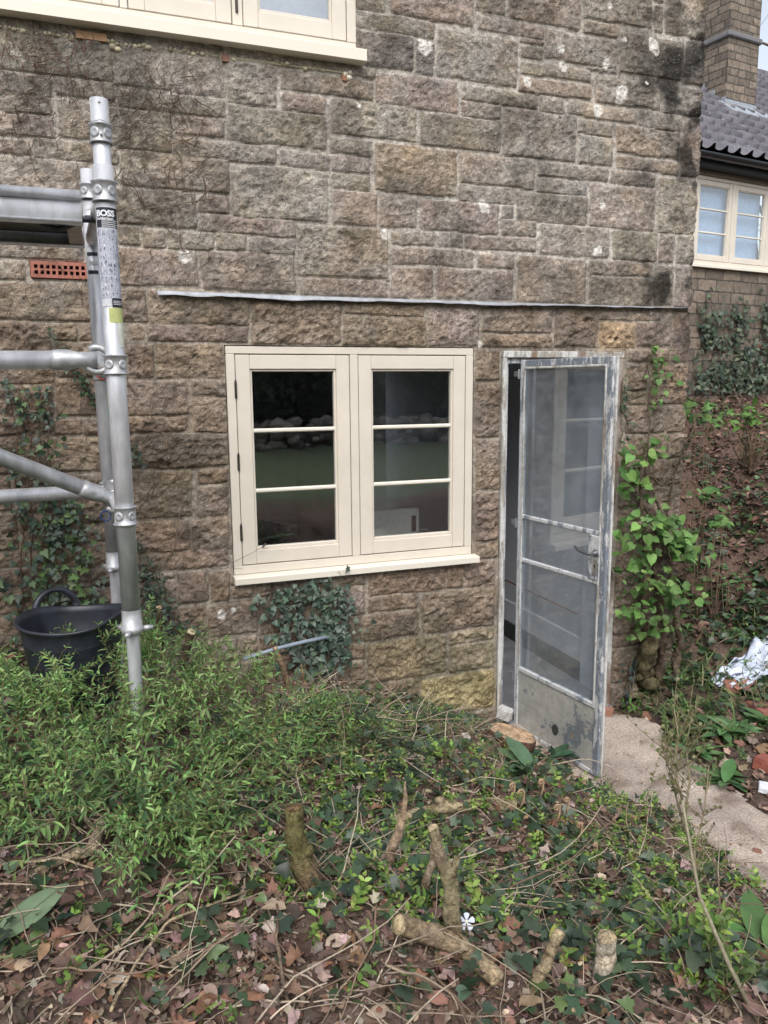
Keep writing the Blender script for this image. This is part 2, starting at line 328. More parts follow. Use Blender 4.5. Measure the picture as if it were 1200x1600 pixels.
for i in range(gz-2):                                   # random coursed stones where the photo shows none
    j = 0
    while j < gx-3:
        if occ[i, j] or occ[i, j+1]: j += 1; continue
        wv = int(rng.choice([10, 15, 20, 26])); hv = int(rng.choice([4, 6, 8, 11]))
        w2 = 0
        while w2 < wv and j+w2 < gx and not occ[i, j+w2]: w2 += 1
        h2 = 0
        while h2 < hv and i+h2 < gz and not occ[i+h2, j:j+w2].any(): h2 += 1
        if i+h2 < gz-1 and occ[i+h2-1, j:j+w2].any() is False and h2 < 3: pass
        occ[i:i+h2, j:j+w2] = True
        if w2*cs > .05 and h2*cs > .035:
            rects.append([X0w+j*cs+.007, X0w+(j+w2)*cs-.007, Z0w+i*cs+.007, Z0w+(i+h2)*cs-.007, 0, 0])
        j += w2
rects = np.array(rects); NR = len(rects)
PINK = [(B_, c_) for B_, c_ in (((475, 158), 'p'), ((450, 385), 'p'), ((782, 382), 'p'), ((773, 408), 'p'), ((640, 330), 'p'), ((555, 325), 'p'), ((610, 330), 'p'), ((880, 140), 'p'), ((905, 45), 'p'), ((643, 440), 'p'), ((755, 170), 'p'), ((645, 265), 'o'), ((460, 220), 'o'), ((965, 525), 'O'), ((985, 530), 'o'), ((830, 495), 'o'), ((320, 475), 'o'), ((590, 482), 'o'), ((715, 1085), 'Y'), ((735, 1025), 'y'), ((635, 1030), 'y'), ((735, 1005), 'y'), ((550, 940), 'p'), ((50, 720), 'p'), ((120, 710), 'o'), ((100, 700), 'o'), ((705, 510), 'p'), ((1075, 110), 'd'), ((1035, 95), 'd'), ((1060, 160), 'd'), ((1030, 190), 'd'), ((850, 450), 'd'), ((940, 430), 'd'), ((770, 210), 'd'), ((600, 75), 'd'), ((60, 490), 'd'), ((60, 530), 'd'), ((580, 240), 'd'))]
TC = dict(p=(.272, .216, .178), o=(.28, .215, .145), O=(.36, .25, .14), y=(.28, .225, .135), Y=(.38, .30, .13), d=(.18, .155, .135))
scol = np.zeros((NR, 3)); samp = np.ones(NR); sb = np.zeros(NR)
for k, q in enumerate(rects):
    z = (q[2]+q[3])/2; up = np.clip((z-2.15)/.5, 0, 1)
    c = np.array([.215, .165, .120])*(1-up)+np.array([.262, .226, .183])*up
    c = c*(1+rng.normal(0, .07))*np.array([1+rng.normal(0, .025), 1, 1+rng.normal(0, .035)])
    if z > 2.3 and rng.random() < .12: c = np.array([.27, .215, .18])
    for (p, t_) in PINK:
        if q[4] and abs(q[4]-p[0]) < 14 and abs(q[5]-p[1]) < 12: c = np.array(TC[t_])
    scol[k] = c; samp[k] = rng.uniform(.6, 1.25)*(1.25 if z < 2.25 else .85); sb[k] = rng.uniform(.6, 1.3)
def coords(lo, hi, segs, holes):
    a = []
    for (p, q, s) in segs: a.append(np.arange(p, q, s))
    a.append([hi]); a = np.unique(np.round(np.concatenate(a), 5))
    for h in holes:
        k = np.argmin(abs(a-h))
        if abs(a[k]-h) < .004: a[k] = h
        else: a = np.sort(np.append(a, h))
    return np.unique(a)
xs = coords(X0w, X1w, [(X0w, -.75, .035), (-.75, XC+.03, .0068), (XC+.03, X1w, .02)], [h[i] for h in HOLES for i in (0, 1) if h[i] > X0w]+[XC])
zs = coords(Z0w, Z1w, [(Z0w, -.12, .03), (-.12, 3.95, .0068), (3.95, Z1w, .02)], [h[i] for h in HOLES for i in (2, 3)])
Xg, Zg = np.meshgrid(xs, zs)
def wall_field(X, Z):
    Xp = X+(vnoise(X*9, Z*9, 3)-.5)*.011+(vnoise(X*38, Z*38, 5)-.5)*.006; Zp = Z+(vnoise(X*7, Z*9, 4)-.5)*.010+(vnoise(X*38, Z*38, 6)-.5)*.005
    D = np.full(X.shape, -.02); ID = np.full(X.shape, -1)
    for k, q in enumerate(rects):
        i0, i1 = np.searchsorted(xs, [q[0]-.02, q[1]+.02]); j0, j1 = np.searchsorted(zs, [q[2]-.02, q[3]+.02])
        if i1 <= i0 or j1 <= j0: continue
        s = np.s_[j0:j1, i0:i1]; x, z = Xp[s], Zp[s]
        dx = np.minimum(x-q[0], q[1]-x); dz = np.minimum(z-q[2], q[3]-z); rr = .012
        d = np.minimum(dx, dz); cx = rr-dx; cz = rr-dz; corner = (cx > 0) & (cz > 0)
        d = np.where(corner, rr-np.hypot(cx, cz), d)
        better = d > D[s]; D[s] = np.where(better, d, D[s]); ID[s] = np.where(better, k, ID[s])
    return D, ID
Dg, IDg = wall_field(Xg, Zg)
ins = np.clip(Dg/.004, 0, 1); idc = np.clip(IDg, 0, NR-1)
off = idc*7.31
n1 = fbm(Xg*11+off, Zg*13+off, 11, 3); n2 = fbm(Xg*34+off, Zg*42, 12, 3); n3 = vnoise(Xg*115, Zg*115, 13); rid = 1-np.abs(2*fbm(Xg*17+off*1.7, Zg*24, 14, 2)-1)*2.2
pil = 1-np.exp(-np.maximum(Dg, 0)/.011)
lowk = 1+.35*np.clip((2.3-Zg)/.2, 0, 1)
H = ins*(pil*(.005*sb[idc]+lowk*(.010*(n1-.42)*samp[idc]+.004*np.clip(rid, -.5, 1)*samp[idc]+.014*(n2-.47)*samp[idc]))+.005*(n3-.5)*pil)
mort = (1-ins)
H = H+mort*(-.003+.004*(fbm(Xg*30, Zg*30, 15, 2)-.5))
H = H-.004*mort*(vnoise(Xg*3.1, Zg*3.1, 16) > .55)
quo = np.clip((Xg-(XC-.3))/.28, 0, 1)
H = H+ins*quo*.016*(fbm(Xg*20, Zg*24+off, 17, 3)-.3)
# colours
up = np.clip((Zg-2.2)/.35, 0, 1)
CC = scol[idc]*(1+.30*(fbm(Xg*13, Zg*15, 21, 4)-.5)[..., None]*2)
hue = (fbm(Xg*8+40, Zg*8, 22, 3)-.5)[..., None]; CC = CC*(1+hue*np.array([.2, .03, -.28]))
gray = np.array([.25, .24, .205]); gm = (np.clip((fbm(Xg*4.3, Zg*4.3, 23, 4)-.47)*5, 0, 1)*up*.6)[..., None]; CC = CC*(1-gm)+gray*gm*(.75+.5*n2[..., None])
MC = (np.array([.41, .385, .34])*up[..., None]+np.array([.30, .265, .21])*(1-up[..., None]))*(.8+.4*fbm(Xg*12, Zg*12, 24, 3)[..., None])
thinm = np.clip((vnoise(Xg*2.3+5, Zg*5, 25)-.35)*4, 0, 1)[..., None]*(1-.35*up[..., None]); MC = MC*(1-thinm*.55)+CC*thinm*.55
mm_ = np.clip((mort+.22*(fbm(Xg*45, Zg*45, 26, 2)-.5)*4*np.exp(-np.abs(Dg)/.006)), 0, 1)[..., None]
COLR = CC*(1-mm_)+MC*mm_
# dark weathering at the corner, green algae low down, ochre patch right of the door
dk = np.clip((fbm(Xg*3.2+3, Zg*4.2, 31, 4)-.40)*5, 0, 1)*np.clip((Xg-2.55)/.4, 0, 1)*np.clip((Zg-2.9)/.5, 0, 1)
dk2 = np.clip((fbm(Xg*9, Zg*9+7, 32, 4)-.5)*7, 0, 1)*np.clip((Xg-2.7)/.3, 0, 1)*np.clip((Zg-1.9)/.4, 0, 1)*.6
dk3 = np.clip((fbm(Xg*5, Zg*5+9, 33, 4)-.55)*7, 0, 1)*.35
COLR = COLR*(1-np.clip(dk*.75+dk2+dk3, 0, .85)[..., None])
al = (np.clip((fbm(Xg*5, Zg*5+2, 34, 4)-.46)*5, 0, 1)*np.clip((.95-Zg)/.7, 0, 1)*.42)[..., None]; COLR = COLR*(1-al)+np.array([.11, .12, .05])*al
al2 = (np.clip((fbm(Xg*9, Zg*7+2, 35, 4)-.45)*6, 0, 1)*np.clip((Xg-2.8)/.1, 0, 1)*np.clip((2.0-Zg)/.9, 0, 1)*.5)[..., None]; COLR = COLR*(1-al2)+np.array([.085, .085, .04])*al2
for (px, py, r) in ((664, 72, 14), (823, 127, 9), (880, 104, 9), (947, 100, 8), (970, 145, 12), (966, 155, 9), (933, 174, 10), (1018, 70, 12), (1024, 80, 8), (756, 323, 11), (941, 322, 7), (933, 393, 10), (602, 366, 9), (288, 400, 11), (750, 538, 5), (876, 76, 7), (1017, 489, 4), (952, 8, 5), (346, 960, 7), (365, 953, 5), (975, 62, 4), (560, 165, 4), (1010, 130, 3)):
    c = onY(px, py); R = r*.0029*1.0
    i0, i1 = np.searchsorted(xs, [c[0]-2*R, c[0]+2*R]); j0, j1 = np.searchsorted(zs, [c[2]-2*R, c[2]+2*R]); s = np.s_[j0:j1, i0:i1]
    d = np.hypot(Xg[s]-c[0], (Zg[s]-c[2])*.9)/R+(fbm(Xg[s]*55, Zg[s]*55, int(px), 3)-.5)*.7
    m = (np.clip((1.0-d)*7, 0, .92)*(.75+.3*vnoise(Xg[s]*120, Zg[s]*120, 3)))[..., None]; COLR[s] = COLR[s]*(1-m)+np.array([.60, .60, .56])*m
hc = onY(961, 530); hd = np.clip(1-np.hypot((Xg-hc[0])/.016, (Zg-hc[2])/.013), 0, 1); H -= hd*.05; COLR *= (1-.6*np.clip(hd*2, 0, 1))[..., None]
# rubble mortar bed under the lower sill
sbm = (Xg > .56) & (Xg < 1.85) & (Zg > .915) & (Zg < .975); H = np.where(sbm, -.004+.014*fbm(Xg*22, Zg*22, 41, 3), H); COLR = np.where(sbm[..., None], np.array([.29, .27, .24])*(.6+.8*fbm(Xg*18, Zg*30, 42, 3))[..., None], COLR)
PX = np.where(Xg <= XC, Xg, XC); PY = np.where(Xg <= XC, 0, Xg-XC)
tt = np.clip((Xg-(XC-.012))/.024, 0, 1)*math.pi/2
cornerin = .008*np.exp(-((Xg-XC)/.012)**2)
Vx = PX+np.sin(tt)*H-cornerin*.7; Vy = PY-np.cos(tt)*H+cornerin*.7
V = np.stack([Vx, Vy, Zg], -1)
sp = (np.clip(up, .15, 1)*(.6+.9*vnoise(Xg*1.3, Zg*1.3, 51)))
lum_ = COLR.mean(-1, keepdims=True)*np.array([1.13, 1.0, .84]); COLR = COLR*.72+lum_*.28
COLA = np.concatenate([np.clip(COLR*np.array([1.18, 1.18, 1.21]), .012, .8), (sp*(1-mm_[..., 0]))[..., None]], -1)
nz, nx = Xg.shape; I = np.arange(nz*nx).reshape(nz, nx)
keep = np.ones((nz-1, nx-1), bool); xm = (xs[1:]+xs[:-1])/2; zm = (zs[1:]+zs[:-1])/2
extraV = []; extraF = []; extraC = []; nb = nz*nx
for h in HOLES:
    keep[np.ix_((zm > h[2]) & (zm < h[3]), (xm > h[0]) & (xm < h[1]))] = False
    i0, i1 = max(0, np.argmin(abs(xs-h[0]))), np.argmin(abs(xs-h[1])); j0, j1 = np.argmin(abs(zs-h[2])), np.argmin(abs(zs-h[3]))
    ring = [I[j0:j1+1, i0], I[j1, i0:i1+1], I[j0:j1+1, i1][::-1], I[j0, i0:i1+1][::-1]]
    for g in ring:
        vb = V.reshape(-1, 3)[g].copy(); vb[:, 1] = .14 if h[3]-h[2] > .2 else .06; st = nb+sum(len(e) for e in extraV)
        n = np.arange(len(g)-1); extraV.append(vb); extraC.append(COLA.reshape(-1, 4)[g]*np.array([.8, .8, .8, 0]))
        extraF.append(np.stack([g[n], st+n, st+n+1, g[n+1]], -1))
F = np.stack([I[:-1, :-1], I[:-1, 1:], I[1:, 1:], I[1:, :-1]], -1)[keep]
house = empty('stone_house', 'coursed sandstone house wall with cream windows and an open glazed door', 'house', (0, 0, 0))
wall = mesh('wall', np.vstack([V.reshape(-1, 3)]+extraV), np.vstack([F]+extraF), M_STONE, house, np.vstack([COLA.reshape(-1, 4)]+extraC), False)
del V, Xg, Zg, H, CC, MC, COLR, n1, n2, n3
# inner shell: rooms behind the windows and the door
def hpart(name, boxes, mat, c=(.5,)*3, bev=0, parent=None, smooth=False):
    mb = MB()
    for b_ in boxes: mb.box(b_[:3], b_[3:6], c, bev=bev)
    return mb.build(name, mat, parent or house, smooth)
hpart('room_wall', [(-1.4, .16, 0, .5, .2, 2.3), (.5, .16, 0, 1.86, .2, .95), (1.86, .16, 0, 1.985, .2, 2.3), (.5, .16, 2.08, 1.86, .2, 2.3), (1.985, .16, 2.07, 2.79, .2, 2.3), (2.84, .145, -.02, 2.9, 4.2, 2.3), (-1.5, .2, -.02, -1.4, 4.2, 2.3), (-1.4, 4.2, -.02, 2.1, 4.3, 2.3), (2.1, 4.2, -.02, 2.9, 4.3, .5), (2.1, 4.2, 2.1, 2.9, 4.3, 2.3), (2.82, 4.2, .8, 2.9, 4.3, 2.1), (2.79, .145, -.02, 2.84, .34, 2.3), (1.9, 1.75, -.02, 2.0, 4.2, 2.3)], M_PLASTER)  # opening in the back wall is added to let daylight into the room
hpart('room_ceiling', [(-1.5, .16, 2.302, 2.95, 4.3, 2.4)], M_PLASTER)
M_FLOOR = plain('concrete_floor', (.24, .235, .25), .7, nscale=5, namp=.3, bs=.2)
hpart('room_floor', [(-1.5, .03, -.12, 2.95, 4.25, -.022)], M_FLOOR)
hpart('skirting', [(2.815, .345, .1, 2.839, 4.2, .26), (2.012, 1.7, .1, 2.6, 1.726, .26)], M_PLASTER, bev=.006)
hpart('floor_upstand', [(2.805, .345, -.021, 2.839, 4.2, .098)], plain('bitumen_base', (.05, .055, .055), .8))
mb = MB(); mb.tube([(2.80, .4, .42), (2.80, 4.1, .42)], .006, (.16, .06, .045)); mb.build('heating_pipe', M_MISC, house, True)
# upper room and roof edge
hpart('upper_room', [(-3.3, .5, 3.0, 1.6, .54, 4.75), (-3.3, .16, 2.95, 3.1, 4.3, 3.0), (1.6, .2, 3.0, 1.64, 4.3, 4.75)], plain('sky_tint_wall', (.62, .67, .82), .8))  # pale blue backing colour stands in for bright sky reflected in upper panes
hpart('eaves', [(-4.4, -.35, 4.95, XC+.2, .3, 5.0), (-4.4, .0, 4.752, XC, .14, 4.95)], M_MISC, (.2, .17, .14))
# radiator in the room
rad = empty('radiator', 'white panel radiator seen through the lower window below its right casement', 'radiator', (1.7, 1.0, .1))
mb = MB(); mb.box((1.62, 1.30, .35), (2.08, 1.36, 1.02), (.75, .78, .76), bev=.01)
mb.build('panel', M_MISC, rad)
mb = MB(); mb.box((2.02, 1.288, .86), (2.05, 1.298, .97), (.03, .03, .03)); mb.build('vent_slot', M_MISC, rad)
mb = MB(); mb.tube([(2.08, 1.33, .86), (2.15, 1.33, .86), (2.16, 1.33, .84), (2.16, 1.33, .0)], .008, (.3, .3, .3)); mb.build('pipe', M_METALC, rad, True)
# ---------------------------------------------------------------- windows
def window(parent, name, X0, X1, Z0, Z1, yf, cas, sill, M=None, fw=.045, st=.066, hinges=(), bars=2, sillz=.032, ov=(.03, .03), sp=.075, depth=.07, glass=M_GLASS, cream=None):
    """casements: list of (x0,x1); the frame is the window, the rest its sub-parts"""
    cream = cream or M_CREAM; g = .0035
    mb = MB(); B = lambda *a: mb.box(a[:3], a[3:6], bev=.0022, M=M)
    zb = Z0+fw*.9
    B(X0, yf, zb, X0+cas[0][0]-X0, yf+depth, Z1-fw*.75); B(cas[-1][1], yf, zb, X1, yf+depth, Z1-fw*.75)
    B(X0, yf+.0012, Z1-fw*.75+.001, X1, yf+depth, Z1); B(X0, yf+.0012, Z0, X1, yf+depth, zb-.001)
    for a, b in zip(cas[:-1], cas[1:]): B(a[1], yf, zb, b[0], yf+depth, Z1-fw*.75)
    B(X0+.01, yf+.03, zb-.012, X1-.01, yf+depth-.004, zb+.012)
    fr = mb.build(name, cream, parent)
    zc0, zc1 = zb+g, Z1-fw*.75-g
    mg = MB()
    for (a, b) in cas:
        a2, b2 = a+g, b-g; mb = MB(); B = lambda *q: mb.box(q[:3], q[3:6], bev=.0025, M=M); y0 = yf+.002
        B(a2, y0, zc0, a2+st, y0+.05, zc1); B(b2-st, y0, zc0, b2, y0+.05, zc1)
        B(a2+st+.0005, y0+.0008, zc1-st, b2-st-.0005, y0+.049, zc1); B(a2+st+.0005, y0+.0008, zc0, b2-st-.0005, y0+.049, zc0+st*1.02)
        gx0, gx1, gz0, gz1 = a2+st, b2-st, zc0+st*1.02, zc1-st; m_ = .011
        B(gx0, y0+.009, gz0, gx0+m_, y0+.04, gz1); B(gx1-m_, y0+.009, gz0, gx1, y0+.04, gz1)
        B(gx0+m_, y0+.0095, gz1-m_, gx1-m_, y0+.04, gz1); B(gx0+m_, y0+.0095, gz0, gx1-m_, y0+.04, gz0+m_*1.4)
        mb.build('casement', cream, fr)
        for k in range(bars):
            z = gz0+(gz1-gz0)*(k+1)/(bars+1); gb = MB(); gb.box((gx0+.002, y0+.010, z-.0095), (gx1-.002, y0+.036, z+.0095), bev=.005, M=M); gb.build('glazing_bar', M_CREAMB, fr)
        mg.box((gx0+.001, y0+.024, gz0), (gx1-.001, y0+.028, gz1), M=M)
    mg.build('pane', glass, fr)
    if sill:
        mb = MB(); pr_ = sill; x0, x1 = X0-ov[0], X1+ov[1]
        P = [(-pr_, Z0-sillz-.006), (-pr_, Z0-.010), (-pr_+.003, Z0-.006), (yf+.02, Z0-.001), (yf+.02, Z0-sillz-.006), (-pr_+.02, Z0-sillz-.006)]
        Vv = [(x, p[0], p[1]) for x in (x0, x1) for p in P]; n = len(P); Vv = np.array(Vv)
        if M is not None: Vv = Vv@np.asarray(M)[:3, :3].T+np.asarray(M)[:3, 3]
        mb.add(Vv, [np.array([[i, i+n, (i+1) % n+n, (i+1) % n] for i in range(n)]), np.array([list(range(n)), list(range(2*n-1, n-1, -1))])])
        mb.build('sill', M_CREAMB, fr)
    for (x, z) in hinges:
        mb = MB(); y = yf-.003
        for k in range(5): mb.lathe([(0, 0), (.0052, 0), (.0055, .001), (.0055, .0142), (.0052, .0152), (0, .0152)], (x, y, z-.038+k*.0156), n=10, c=(.06, .05, .045))
        mb.lathe([(0, 0), (.003, 0), (.0045, .004), (.002, .008), (0, .009)], (x, y, z+.040), n=8, c=(.06, .05, .045))
        mb.box((x-.006, y+.001, z-.036), (x+.006, y+.0055, z+.036), (.08, .07, .06)); mb.build('hinge', M_METALC, fr, True)
    return fr
window(house, 'window', .566, 1.838, .977, 2.061, .004, [(.607, 1.168), (1.209, 1.797)], .052, fw=.047, hinges=[(.607, 1.86), (.607, 1.52), (.607, 1.18)], ov=(.006, .022))
# sash-tie wire left on the lower window
mb = MB(); q = [onY(x, y, Y) for x, y, Y in ((362, 880, -.012), (385, 868, -.02), (405, 858, -.016), (413, 851, -.008))]; mb.tube(q, .0012, (.12, .1, .09), 5)
mb.tube([onY(410, 856, -.008), onY(416, 849, -.008)], .004, (.07, .06, .055), 6); mb.tube([onY(365, 888, -.03), onY(380, 889, -.04)], .001, (.12, .1, .09), 5); mb.build('wire_scrap', M_MISC, house)
window(house, 'window', -2.9, 1.222, 3.392, 4.72, .004, [(-2.86, -1.9), (-1.86, -.62), (-.02-.56, .21-.04+.02), (.22, .655), (.70, 1.178)], .062, bars=0, hinges=[(.675, 3.52)], sillz=.05, ov=(0, .028))
# expanding foam, packers under the upper sill
mfs = [MB(), MB(), MB()]; M_FOAM = attr_mat('expanding_foam', .8, 60, .15, .6, .003)
for (px, py, r) in [(p, 42+.13*p+random.uniform(-2, 3), random.uniform(.007, .016)) for p in range(-20, 548, 7)]+[(176, 72, .022), (184, 76, .018), (545, 121, .016), (550, 118, .014), (538, 117, .012), (105, 55, .012), (112, 60, .014)]:
    if 118 < px < 165 or 342 < px < 362 or (px > 190 and random.random() < .25): continue
    r *= .62 if px < 530 else .8
    c = onY(px, py+1, -.006); c[1] = -.004
    aa = random.uniform(.9, 1.6); rr = [(0, -1), (.6, -.8), (.98, -.2), (.9, .4), (.5, .85), (0, 1)]
    seg_ = 0 if px < 118 else (1 if px < 343 else 2)
    mf = mfs[seg_]; mf.lathe([(r*aa*q_[0], r*q_[1]) for q_ in rr], c, (random.uniform(-.3, .3), random.uniform(-.5, .5), 1), 10, np.array([.50, .45, .31])*random.uniform(.6, 1.1) if px < 530 else (.75, .72, .6))

for mf, (a_, b_) in zip(mfs, ((-20, 117), (166, 342), (343, 552))): mf.tube([onY(q_, 44+.13*q_, .002) for q_ in np.linspace(a_, b_, 12)], .0065, (.42, .38, .27), 8); mf.build('foam_seal', M_FOAM, house, True)
for (px, py, sx_, c_) in ((143, 58, .06, (.34, .2, .1)), (352, 92, .015, (.22, .11, .07)), (537, 122, .011, (.3, .14, .08))):
    mb = MB(); q = onY(px, py); mb.box((q[0]-sx_, -.014, q[2]-.015), (q[0]+sx_, .02, q[2]+.014), c_); mb.build('timber_packer', M_MISC, house)
# flashing strip: thin wavy lead
n = 160; X = np.linspace(.276, 3.21, n); z0 = 2.297-.004*np.sin((X-.276)*1.1)
thick = np.interp(X, [.276, .3, 1.2, 1.9, 2.4, 3.1, 3.21], [.022, .025, .021, .017, .011, .006, .002])*(.8+.5*vnoise(X*9, X*0, 61))
rows = []
for a in (0, .35, .7, 1):
    rows.append(np.stack([X, -.024-.012*a**1.5-.008*(vnoise(X*7, X*0+a*.7, 62)-.4)*a, z0-thick*a+(.004*vnoise(X*22, X*0, 63) if a == 1 else 0)], -1))
rows.insert(0, np.stack([X, X*0+.01, z0+.004], -1)); P = np.array(rows); m_, n_ = P.shape[:2]; I = np.arange(m_*n_).reshape(m_, n_)
F = np.stack([I[:-1, :-1], I[1:, :-1], I[1:, 1:], I[:-1, 1:]], -1).reshape(-1, 4)
B2 = P.copy(); B2[:, :, 1] += .0025; V2 = np.vstack([P.reshape(-1, 3), B2.reshape(-1, 3)])
rim = np.stack([I[-1, :-1], I[-1, :-1]+m_*n_, I[-1, 1:]+m_*n_, I[-1, 1:]], -1)
mesh('lead_flashing', V2, np.vstack([F, F[:, ::-1]+m_*n_, rim]), plain('weathered_lead', (.36, .375, .40), .5, .3, nscale=20, namp=.25, bs=.3), house, smooth=True)
# terracotta air brick: a grille of square holes
mb = MB(); x0, x1, z0, z1 = -.229, .067, 2.335, 2.402; c = (.37, .14, .10); nc = 12; hz = .0155; hx = .014
zr = [z0, z0+.014, z0+.014+hz, z1-.014-hz, z1-.014, z1]; xr = [x0]
st = (x1-x0-.02)/nc
for k in range(nc): xr += [x0+.01+st*k+(st-hx)/2, x0+.01+st*k+(st+hx)/2]
xr.append(x1)
for i in range(len(xr)-1):
    for j in range(5):
        if i % 2 == 1 and j in (1, 3): continue
        mb.box((xr[i], -.006, zr[j]), (xr[i+1], .035, zr[j+1]), np.array(c)*random.uniform(.93, 1.07))
mb.box((x0-.001, .036, z0), (x1+.001, .05, z1), (.03, .015, .012)); mb.build('air_brick', M_MISC, house)
# ---------------------------------------------------------------- door frame and door leaf
M_WFRAME = flaky('flaking_white_wood', (.62, .62, .6), (.38, .35, .31), (.25, .17, .12), .52, .60, 9, (1, 1, .25))
M_WFRAMER = flaky('bare_flaking_jamb', (.60, .60, .58), (.33, .28, .24), (.21, .13, .09), .46, .54, 10, (1, 1, .18))
M_STEEL = flaky('flaking_steel_paint', (.60, .61, .62), (.24, .27, .31), (.34, .26, .2), .55, .66, 16, (1, 1, .3))
M_STEELG = flaky('grey_steel_paint', (.21, .24, .285), (.60, .61, .62), (.28, .2, .15), .51, .68, 16, (1, 1, .3))
df = hpart('door_frame', [(2.765, -.012, -.03, 2.728, .09, 2.012)], M_WFRAMER, bev=.004)
mb = MB(); mb.box((2.006, -.010, 2.014), (2.766, .09, 2.05), bev=.004); mb.box((2.006, -.011, -.03), (2.030, .09, 2.013), bev=.004); mb.build('frame_head', M_WFRAME, df)
mb = MB(); mb.box((2.031, .012, -.03), (2.050, .06, 1.998), bev=.002); mb.box((2.704, .012, .0), (2.727, .06, 1.998), bev=.002); mb.box((2.031, .0125, 1.985), (2.727, .06, 2.013), bev=.002); mb.build('steel_subframe', M_STEEL, df)
mb = MB(); mb.box((2.01, -.03, -.06), (2.77, .12, -.022), bev=.005); mb.build('threshold', M_FLOOR, df)
# leaf in local coordinates: x along the leaf, y thickness, hinge at x = 0
th = math.atan2(-.655, .098); hp = (2.108, -.012, 0)
leaf = empty('door', None, None, hp); leaf.rotation_euler = (0, 0, th); leaf.parent = house; del_keys = [k for k in ('label', 'category') if k in leaf]
bpy.context.view_layer.update()
LW, LB, LT = .665, -.055, 2.0
def lpart(name, fn, mat, smooth=False):
    mb = MB(); fn(mb); F = [np.vstack(v) for v in mb.F.values()]; o = mesh(name, np.vstack(mb.V), F, mat, None, np.vstack(mb.C), smooth); o.parent = leaf; return o
ZR1, ZR2, ZK = 1.17, .93, .30          # two middle bars and the top of the kick panel
def stile(mb):
    mb.box((0, 0, LB), (.030, .026, LT), bev=.003); mb.box((-.008, .018, LB+.01), (.0, .03, LT-.004))
lpart('stile', stile, M_STEEL); lpart('stile', lambda mb: mb.box((LW-.038, 0, LB), (LW, .018, LT), bev=.003), M_STEELG); lpart('edge_strip', lambda mb: mb.box((LW-.004, .0185, LB), (LW+.008, .030, LT), bev=.002), M_WFRAME); lpart('top_rail', lambda mb: mb.box((.030, .001, LT-.034), (LW-.038, .025, LT), bev=.003), M_STEELG)
for z in (ZR1, ZR2): lpart('glazing_bar', lambda mb: mb.box((.030, .002, z-.011), (LW-.038, .024, z+.011), bev=.004), M_STEEL)
lpart('glazing_bead', lambda mb: [mb.box(a, b, bev=.002) for a, b in (((.030, -.003, ZK+.018), (.041, .004, LT-.034)), ((LW-.049, -.003, ZK+.018), (LW-.038, .004, LT-.034)), ((.041, -.003, LT-.045), (LW-.049, .004, LT-.034)))], M_WFRAME)
lpart('pane', lambda mb: mb.box((.031, .011, ZK), (LW-.039, .0145, LT-.035)), M_DGLASS)
M_KICK = flaky('weathered_kick_panel', (.44, .44, .41), (.19, .215, .24), (.27, .21, .15), .57, .68, 3.4, (1, 1, 1))
def kick(mb):
    mb.box((.030, .006, LB+.022), (LW-.038, .016, ZK-.006)); 
lpart('kick_panel', kick, M_KICK)
for (za, zb2) in ((ZK-.006, ZK+.018), (LB, LB+.022)): lpart('kick_rail', lambda mb: mb.box((.030, -.001, za), (LW-.038, .027, zb2), bev=.003), M_STEEL)
def patch(mb):
    P = [(.485, .035), (.474, .048), (.468, .07), (.476, .085), (.488, .096), (.503, .094), (.515, .086), (.519, .066), (.514, .05), (.5, .036)]
    n = len(P); Vv = [(p[0]-.15, .0045, p[1]+.0) for p in P]+[(p[0]-.15, .0062, p[1]) for p in P]; mb.add(Vv, [np.array([list(range(n))]), np.array([[i, (i+1) % n, (i+1) % n+n, i+n] for i in range(n)])], (.05, .055, .05))
lpart('rust_hole', patch, M_MISC)
lpart('lock_plate', lambda mb: mb.box((LW-.115, -.004, ZR2+.012), (LW-.039, .0105, ZR1-.012), bev=.003), M_STEELG)
def handle(mb):
    c = (LW-.062, -.006, 1.075)
    mb.lathe([(0, -.004), (.016, -.004), (.019, .002), (.012, .010), (.0075, .014), (.0075, .034), (.010, .040), (0, .042)], c, (0, -1, 0), 16, (.16, .17, .18))
    p = np.array([(LW-.062, -.044, 1.075), (LW-.080, -.046, 1.075), (LW-.11, -.047, 1.077), (LW-.14, -.047, 1.083), (LW-.165, -.045, 1.096)]); mb.tube(p, [.008, .0075, .007, .008, .005], (.13, .14, .15), 10)
lpart('handle', handle, M_METALC, True)
def key(mb):
    mb.box((LW-.078, -.0065, .968), (LW-.050, -.0045, 1.045), (.36, .34, .3), bev=.001); mb.lathe([(0, 0), (.005, 0), (.005, .001), (0, .001)], (LW-.064, -.0078, 1.014), (0, 1, 0), 12, (.01, .01, .01)); mb.box((LW-.0662, -.0075, .997), (LW-.0618, -.0066, 1.012), (.01, .01, .01))
lpart('keyhole_plate', key, M_METALC)
def hing(mb, z=0):
    if 1:
        mb.lathe([(0, 0), (.009, 0), (.009, .05), (0, .05)], (-.022, .01, z), n=12, c=(.4, .42, .44)); mb.box((-.03, .004, z+.005), (.004, .010, z+.045), (.42, .43, .44), bev=.001)
        mb.box((-.062, .006, z+.012), (-.022, .014, z+.04), (.42, .43, .44), bev=.001)
for z_ in (1.905, 1.1, .22): lpart('hinge', lambda mb: hing(mb, z_), M_METALC)
